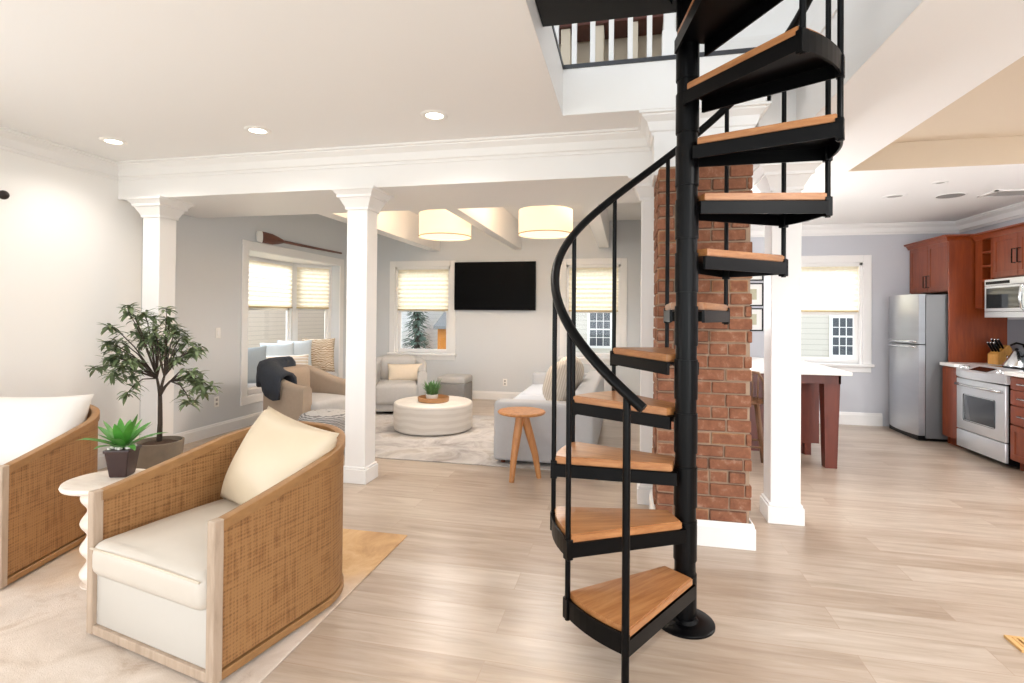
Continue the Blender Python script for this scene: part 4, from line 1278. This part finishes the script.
rg = thing('range', 'stainless slide-in electric range beside the cherry drawers', 'stove', (3.47, 6.22, 0))
bm = NB(); box(bm, .03, .64, -.375, .375, .03, .885); obj('oven_body', bm, M['black'], rg)
bm = NB(); box(bm, 0, .03, -.375, .375, .05, .232, bev=.006); obj('storage_drawer', bm, M['rangesteel'], rg, True, 40)
bm = NB(); box(bm, 0, .032, -.375, .375, .24, .775, bev=.006); od = obj('oven_door', bm, M['rangesteel'], rg, True, 40)
bm = NB(); box(bm, -.003, .01, -.24, .25, .34, .62, bev=.02, seg=4); obj('oven_window', bm, M['ovenglass'], od, True, 40)
bm = NB(); tube(bm, [(.0, -.34, .715), (-.03, -.335, .715), (-.045, -.2, .715), (-.05, 0, .715), (-.045, .2, .715), (-.03, .335, .715), (.0, .34, .715)], .013, 10); obj('handle', bm, M['chrome'], od, True)
n = 14; poly = [(.14, -.385)]
for i in range(n + 1):
    u = 2 * i / n - 1; poly.append((.0 - .055 * (1 - u * u), -.385 + .77 * i / n))
poly.append((.14, .385))
bm = NB(); prism(bm, poly[::-1], .79, .885)
for v_ in bm.verts:
    if v_.co.z > .85: v_.co.z = .862 + .35 * max(0, v_.co.x + .055)
bmesh.ops.bevel(bm, geom=bm.edges[:], offset=.006, segments=2, affect='EDGES'); cp = obj('control_panel', bm, M['rangesteel'], rg, True, 40)
bm = NB(); box(bm, -.01, .08, -.13, .14, .890, .897, rot=None)
for v_ in bm.verts: v_.co.z += .35 * (v_.co.x - .03)
obj('display', bm, M['blackglass'], cp)
for yy in (-.32, -.24, .25, .33):
    bm = NB(); lathe(bm, [(.028, 0), (.026, .02), (.02, .026)], 20, c=(.03, yy, .885)); obj('knob', bm, M['chrome'], cp, True, 40)
bm = NB(); box(bm, .13, .645, -.378, .378, .885, .912, bev=.003); obj('cooktop', bm, M['blackglass'], rg)

bcab = thing('base_cabinet', 'cherry base cabinet with drawers right of the range', 'cabinet', (3.50, 5.39, 0))
bm = NB(); box(bm, .02, .615, -.44, .44, .09, .875); box(bm, .08, .6, -.44, .44, 0, .09); obj('carcass', bm, M['cherry'], bcab)
for (a, b) in ((.755, .865), (.61, .745), (.43, .60)):
    bm = NB(); box(bm, 0, .02, -.43, .435, a, b, bev=.003, seg=1); d_ = obj('drawer', bm, M['cherry'], bcab)
    bm = NB(); pull(bm, 0, (a + b) / 2, .1, .3, True); obj('handle', bm, M['chrome'], d_, True)
bm = NB(); shaker(bm, 0, 0, .435, .1, .42); obj('door', bm, M['cherry'], bcab)
bm = NB(); shaker(bm, 0, -.43, -.005, .1, .42); obj('door', bm, M['cherry'], bcab)
nb = thing('base_cabinet', 'narrow cherry base cabinet between range and tall panel', 'cabinet', (3.50, 6.745, 0))
bm = NB(); box(bm, .0, .615, -.135, .135, .09, .878); box(bm, .06, .6, -.135, .135, 0, .09); obj('carcass', bm, M['cherry'], nb)
bm = NB(); box(bm, -.02, 0, -.13, .13, .1, .865, bev=.003, seg=1); obj('door', bm, M['cherry'], nb)
bm = NB(); box(bm, 3.455, XR, 4.95, 5.835, .88, .915, bev=.005); o = obj('countertop', bm, M['quartz'], None); tag(o, 'white countertop on the drawers right of the range', 'countertop')
bm = NB(); box(bm, 3.455, XR, 6.605, 6.885, .88, .915, bev=.005); o = obj('countertop', bm, M['quartz'], None); tag(o, 'short white countertop strip between range and tall panel', 'countertop')
bm = NB(); box(bm, XR - .012, XR, 4.95, 6.885, .917, 1.40)
o = obj('backsplash', bm, M['tile'], None); tag(o, 'grey tiled backsplash behind the range', 'backsplash'); o['kind'] = 'structure'

kb = thing('knife_block', 'wooden knife block with black knives beside the range', 'knife block', (3.93, 6.70, .917), R(20))
bm = NB()
prism(bm, [(-.09, 0), (.09, 0), (.09, .17), (.05, .21), (-.09, .11)], -.055, .055, mat=RX(90)); 
bmesh.ops.bevel(bm, geom=bm.edges[:], offset=.004, segments=2, affect='EDGES'); obj('block', bm, M['knifewood'], kb)
k = 0
for i in range(3):
    for j in range(2):
        bm = NB(); yy = -.033 + .033 * i; s = .3 + .35 * j
        p = Vector((-.09 + .14 * s, yy, .11 + .10 * s)); d = Vector((-.55, 0, .8)).normalized()
        tube(bm, [p - d * .02, p + d * .045, p + d * .11], [.010, .011, .010], 8)
        kn = obj('knife_handle', bm, M['black'], kb, True)
        bm = NB(); tube(bm, [p + d * .11, p + d * .122], [.0105, .009], 8); obj('end_cap', bm, M['chrome'], kn, True)
kt = thing('kettle', 'conical pale kettle with black handle on the cooktop', 'kettle', (3.84, 6.30, .914))
bm = NB(); lathe(bm, [(.105, 0), (.112, .012), (.108, .03), (.03, .165), (.012, .178), (.0001, .18)], 36, cap=False); obj('body', bm, M['chrome'], kt, True, 60)
bm = NB(); tube(bm, [(.03, -.05, .12), (.03, -.09, .17), (.02, -.06, .235), (.0, .0, .25), (-.02, .05, .225)], .011, 10); lathe(bm, [(.012, .175), (.018, .19), (.001, .2)], 16); obj('handle', bm, M['black'], kt, True)
bm = NB(); tube(bm, [(0, .07, .06), (0, .125, .10), (0, .14, .105)], [.02, .012, .011], 10); obj('spout', bm, M['chrome'], kt, True)

# ------------------------------------------------------------------ framed prints
M['printart'] = plain('print_ink', '#b9b59c', .7, noise=.5, scale=12)
for k, (za, zb, lab) in enumerate(((1.90, 2.21, 'black framed print on kitchen wall, top of three'), (1.555, 1.868, 'black framed print on kitchen wall, middle of three'), (1.215, 1.525, 'black framed print on kitchen wall, bottom of three'))):
    t = thing('framed_print', lab, 'picture', (1.655, YK, (za + zb) / 2), 0, 'framed prints on the kitchen wall')
    h = (zb - za) / 2; w = .152; bm = NB(); e = .016
    box(bm, -w, w, -.022, -.001, -h, -h + e); box(bm, -w, w, -.022, -.001, h - e, h); box(bm, -w, -w + e, -.022, -.001, -h + e, h - e); box(bm, w - e, w, -.022, -.001, -h + e, h - e); obj('frame', bm, M['black'], t)
    bm = NB(); box(bm, -w + e, w - e, -.012, -.002, -h + e, h - e); obj('mat_board', bm, M['paper'], t)
    bm = NB(); box(bm, -.065, .07, -.0135, -.011, -.07, .075); obj('print', bm, M['printart'], t)

# ------------------------------------------------------------------ switches, outlets, register, curtain rod
def plate(x, y, z, ax, name, label, kind):
    t = thing(name, label, kind, (x, y, z), R(90) if ax == 'y' else 0)
    bm = NB(); box(bm, -.037, .037, -.006, -.0005, -.06, .06, bev=.003); obj('cover_plate', bm, M['plastic'], t, True, 40)
    if name == 'light_switch':
        bm = NB(); box(bm, -.012, .012, -.011, -.006, -.03, .03, bev=.002); obj('rocker', bm, M['white'], t)
    else:
        for s in (-1, 1):
            bm = NB(); box(bm, -.014, .014, -.008, -.006, s * .024 - .014, s * .024 + .014, bev=.002); obj('socket', bm, M['fixture_off'], t)
plate(XL, 5.24, 1.17, 'y', 'light_switch', 'white light switch left of the bay window', 'switch')
plate(XL, 5.23, .38, 'y', 'outlet', 'white wall outlet low beside the potted tree', 'outlet')
plate(-1.965, YB, .29, 'x', 'outlet', 'white wall outlet below the television', 'outlet')
fv = thing('floor_register', 'wooden floor register at the right edge near the front', 'vent', (1.78, 2.70, 0))
bm = NB(); box(bm, -.15, .15, -.055, -.042, .0005, .012); box(bm, -.15, .15, .042, .055, .0005, .012); box(bm, -.15, -.13, -.042, .042, .0005, .012); box(bm, .13, .15, -.042, .042, .0005, .012); obj('frame', bm, M['grate'], fv)
bm = NB()
for k in range(11): box(bm, -.125 + .024 * k, -.113 + .024 * k, -.042, .042, .001, .010)
obj('slats', bm, M['grate'], fv)
bm = NB(); box(bm, -.13, .13, -.042, .042, .0003, .0012); obj('backing', bm, M['black'], fv)
cr = thing('curtain_rod', 'bronze curtain rod end with round finial on the left wall', 'curtain rod', (XL + .06, 3.04, 2.265))
bm = NB(); tube(bm, [(0, -1.4, 0), (0, -.02, 0)], .012, 12); obj('rod', bm, M['finial'], cr, True, 40)
bm = NB(); bmesh.ops.create_uvsphere(bm, u_segments=20, v_segments=12, radius=.034); obj('finial', bm, M['finial'], cr, True)
bm = NB(); box(bm, -.06, .008, -.09, -.07, -.012, .012); obj('bracket', bm, M['finial'], cr)

# ------------------------------------------------------------------ outdoors
bm = NB(); box(bm, -60, 60, -40, 60, -1.0, -.6); struct('ground', bm, M['ground'], 'ground outside the windows', 'ground')
def house(name, label, x0, x1, y0, y1, h, mat, wins, loc, rz=0, face='y'):
    t = thing(name, label, 'house', loc, rz)
    bm = NB(); box(bm, x0, x1, y0, y1, 0, h); obj('siding_wall', bm, mat, t)
    bm = NB(); ym_ = (y0 + y1) / 2
    prism(bm, [(y0 - .3, h), (y1 + .3, h), (ym_, h + 2.2)], x0 - .3, x1 + .3, mat=Matrix(((0, 0, 1, 0), (1, 0, 0, 0), (0, 1, 0, 0), (0, 0, 0, 1)))); obj('roof', bm, M['roofgrey'], t)
    for (a, b, c, d) in wins:
        bm = NB(); e = .06
        box(bm, a - e, b + e, y0 - .03, y0, c - e, c); box(bm, a - e, b + e, y0 - .03, y0, d, d + e); box(bm, a - e, a, y0 - .03, y0, c, d); box(bm, b, b + e, y0 - .03, y0, c, d)
        cz = (c + d) / 2
        box(bm, a, b, y0 - .025, y0 - .005, cz - .018, cz + .018)
        for k in (1, 2): xx = a + (b - a) * k / 3; box(bm, xx - .008, xx + .008, y0 - .022, y0 - .005, c, d)
        for k in (1, 3): zz = c + (d - c) * k / 4; box(bm, a, b, y0 - .022, y0 - .005, zz - .008, zz + .008)
        w_ = obj('window', bm, M['white'], t)
        bm = NB(); box(bm, a, b, y0 - .012, y0 - .002, c, d); obj('pane', bm, M['winddark'], w_)
    return t
house('neighbor_house', 'cream sided house seen through window behind the stair handrail', -1.6, 2.0, 0, 6, 6, M['siding'], [(.72, 1.2, 1.28, 2.08)], (-1.6, 13.0, -.6))
house('neighbor_house', 'cream sided house seen through the kitchen window', -2.5, 4, 0, 6, 5.5, M['siding'], [(.61, .99, 1.25, 2.0)], (3.5, 12.0, -.6))
house('neighbor_house', 'white sided house seen at left of window beside the television', -1.0, .65, 0, 5, 5.5, M['sidingwhite'], [], (-6.25, 12.6, -.6))
house('neighbor_house', 'pinkish sided house seen through the bay window', -6, 8, 0, 6, 6, M['sidingpink'], [], (-9.0, 9.6, -.6), R(90))
sp_ = thing('spruce_tree', 'blue green spruce tree seen through window beside the television', 'tree', (-4.78, 11.6, -.6))
bm = NB(); tube(bm, [(0, 0, 0), (0, 0, 3.4)], [.1, .02], 10); obj('trunk', bm, M['bark'], sp_, True)
bm = NB(); rs = random.Random(8)
for k in range(900):
    z = rs.uniform(.25, 3.3); rmax = .52 * (1 - z / 3.5) + .04; az = rs.uniform(0, 2 * PI); rr = rmax * rs.uniform(.25, 1)
    strap(bm, (rr * .5 * math.cos(az), rr * .5 * math.sin(az), z), az, rr * .7 + .05, -.02, .05, .035, 3)
obj('foliage', bm, M['spruce'], sp_)
cx = thing('shed', 'orange shed with grey roof seen through window beside the television', 'shed', (-4.56, 13.6, -.6))
bm = NB(); box(bm, -.45, .42, 0, 1.4, 0, 1.62); obj('wall', bm, M['orange'], cx)
bm = NB(); prism(bm, [(-.2, 1.62), (1.6, 1.62), (1.6, 1.7), (.7, 2.1), (-.2, 1.7)], -.5, .47, mat=Matrix(((0, 0, 1, 0), (1, 0, 0, 0), (0, 1, 0, 0), (0, 0, 0, 1)))); obj('roof', bm, M['roofgrey'], cx)
bm = NB(); box(bm, -.25, .25, -.02, 0, 0, 1.2); obj('door', bm, M['orange'], cx)

# ------------------------------------------------------------------ families
FAM = (('lit ceiling downlight', 'lit ceiling downlights'), ('lit cream drum lamp', 'drum lamps in the seating room'), ('cream pleated blind', 'cream pleated window blinds'),
       ('cane barrel armchair', 'cane barrel armchairs'), ('tub armchair under', 'tub armchairs'), ('tub armchair seen', 'tub armchairs'), ('window seat', 'pillows on the window seat'),
       ('on the sofa', 'pillows on the sofa'), ('white wall outlet', 'wall outlets'), ('square white column', 'square white columns'), ('sided house', 'neighboring houses'), ('unlit round', 'unlit ceiling fixtures'), ('white ceiling joist', 'white ceiling joists'))
for o in list(scene.objects):
    if o.parent is None and 'label' in o and 'group' not in o:
        for key, g in FAM:
            if key in o['label'] and (g != 'pillows on the window seat' or 'pillow' in o['label']):
                o['group'] = g; break
# ------------------------------------------------------------------ light
w = bpy.data.worlds.new('sky'); scene.world = w; w.use_nodes = True
bg = w.node_tree.nodes['Background']; bg.inputs['Color'].default_value = (.86, .93, 1.0, 1); bg.inputs['Strength'].default_value = 2.0

def area(name, loc, rot, sx, sy, watts, col):
    L = bpy.data.lights.new(name, 'AREA'); L.shape = 'RECTANGLE'; L.size = sx; L.size_y = sy; L.energy = watts; L.color = col
    o = link(bpy.data.objects.new(name, L)); o.location = loc; o.rotation_euler = rot
    return o
# front pair: fill lamps added at the open room end behind the camera
area('front_fill', (-1.6, YF, 1.35), (R(108), 0, 0), 5.5, 2.3, 34, (.97, .985, 1.0))
area('front_fill', (2.7, YF, 1.35), (R(106), 0, 0), 2.6, 2.3, 72, (.97, .985, 1.0))
area('side_daylight', (XL + .05, .3, 1.4), (R(100), 0, R(-90)), 2.4, 1.7, 52, (.98, .99, 1.0))

# bare fill light added behind the chimney to brighten the kitchen, no fixture
L = bpy.data.lights.new('island_fill', 'POINT'); L.energy = 46; L.color = (1, .98, .97); L.shadow_soft_size = .2
link(bpy.data.objects.new('island_fill', L)).location = (.74, 5.5, 1.55)
# sky light falling in through the windows: the lamps hang outside, above the heads of the openings
area('window_daylight', (2.54, YK + 1.0, 2.75), (R(-55), 0, 0), 1.7, 1.6, 85, (.90, .95, 1.0))
area('window_daylight', (-3.43, YB + 1.0, 2.75), (R(-55), 0, 0), 1.6, 1.6, 40, (.95, .98, 1.0))
area('window_daylight', (-.53, YB + 1.0, 2.75), (R(-55), 0, 0), 1.6, 1.6, 40, (.95, .98, 1.0))
area('window_daylight', (XL - 1.6, 7.0, 2.8), (0, R(-55), R(0)), 1.6, 2.6, 105, (.97, .98, 1.0))
for x, y in ((1.45, 1.4), (3.93, 4.8), (3.93, 3.4), (3.93, 2.0)):  # added spots out of view that fill the kitchen, no fixtures modelled
    L = bpy.data.lights.new('kitchen_fill', 'SPOT'); L.energy = 110; L.color = (1, .98, .95); L.spot_size = R(165); L.spot_blend = .5; L.shadow_soft_size = .1
    link(bpy.data.objects.new('kitchen_fill', L)).location = (x, y, HK - .02)

scene.view_settings.view_transform = 'Standard'
scene.view_settings.look = 'None'
scene.view_settings.gamma = 1.0
scene.view_settings.use_curve_mapping = False
scene.view_settings.exposure = 0.45
scene.cycles.max_bounces = 10
scene.cycles.diffuse_bounces = 6
scene.cycles.transparent_max_bounces = 12
scene.cycles.use_denoising = True
scene.cycles.sample_clamp_indirect = 8
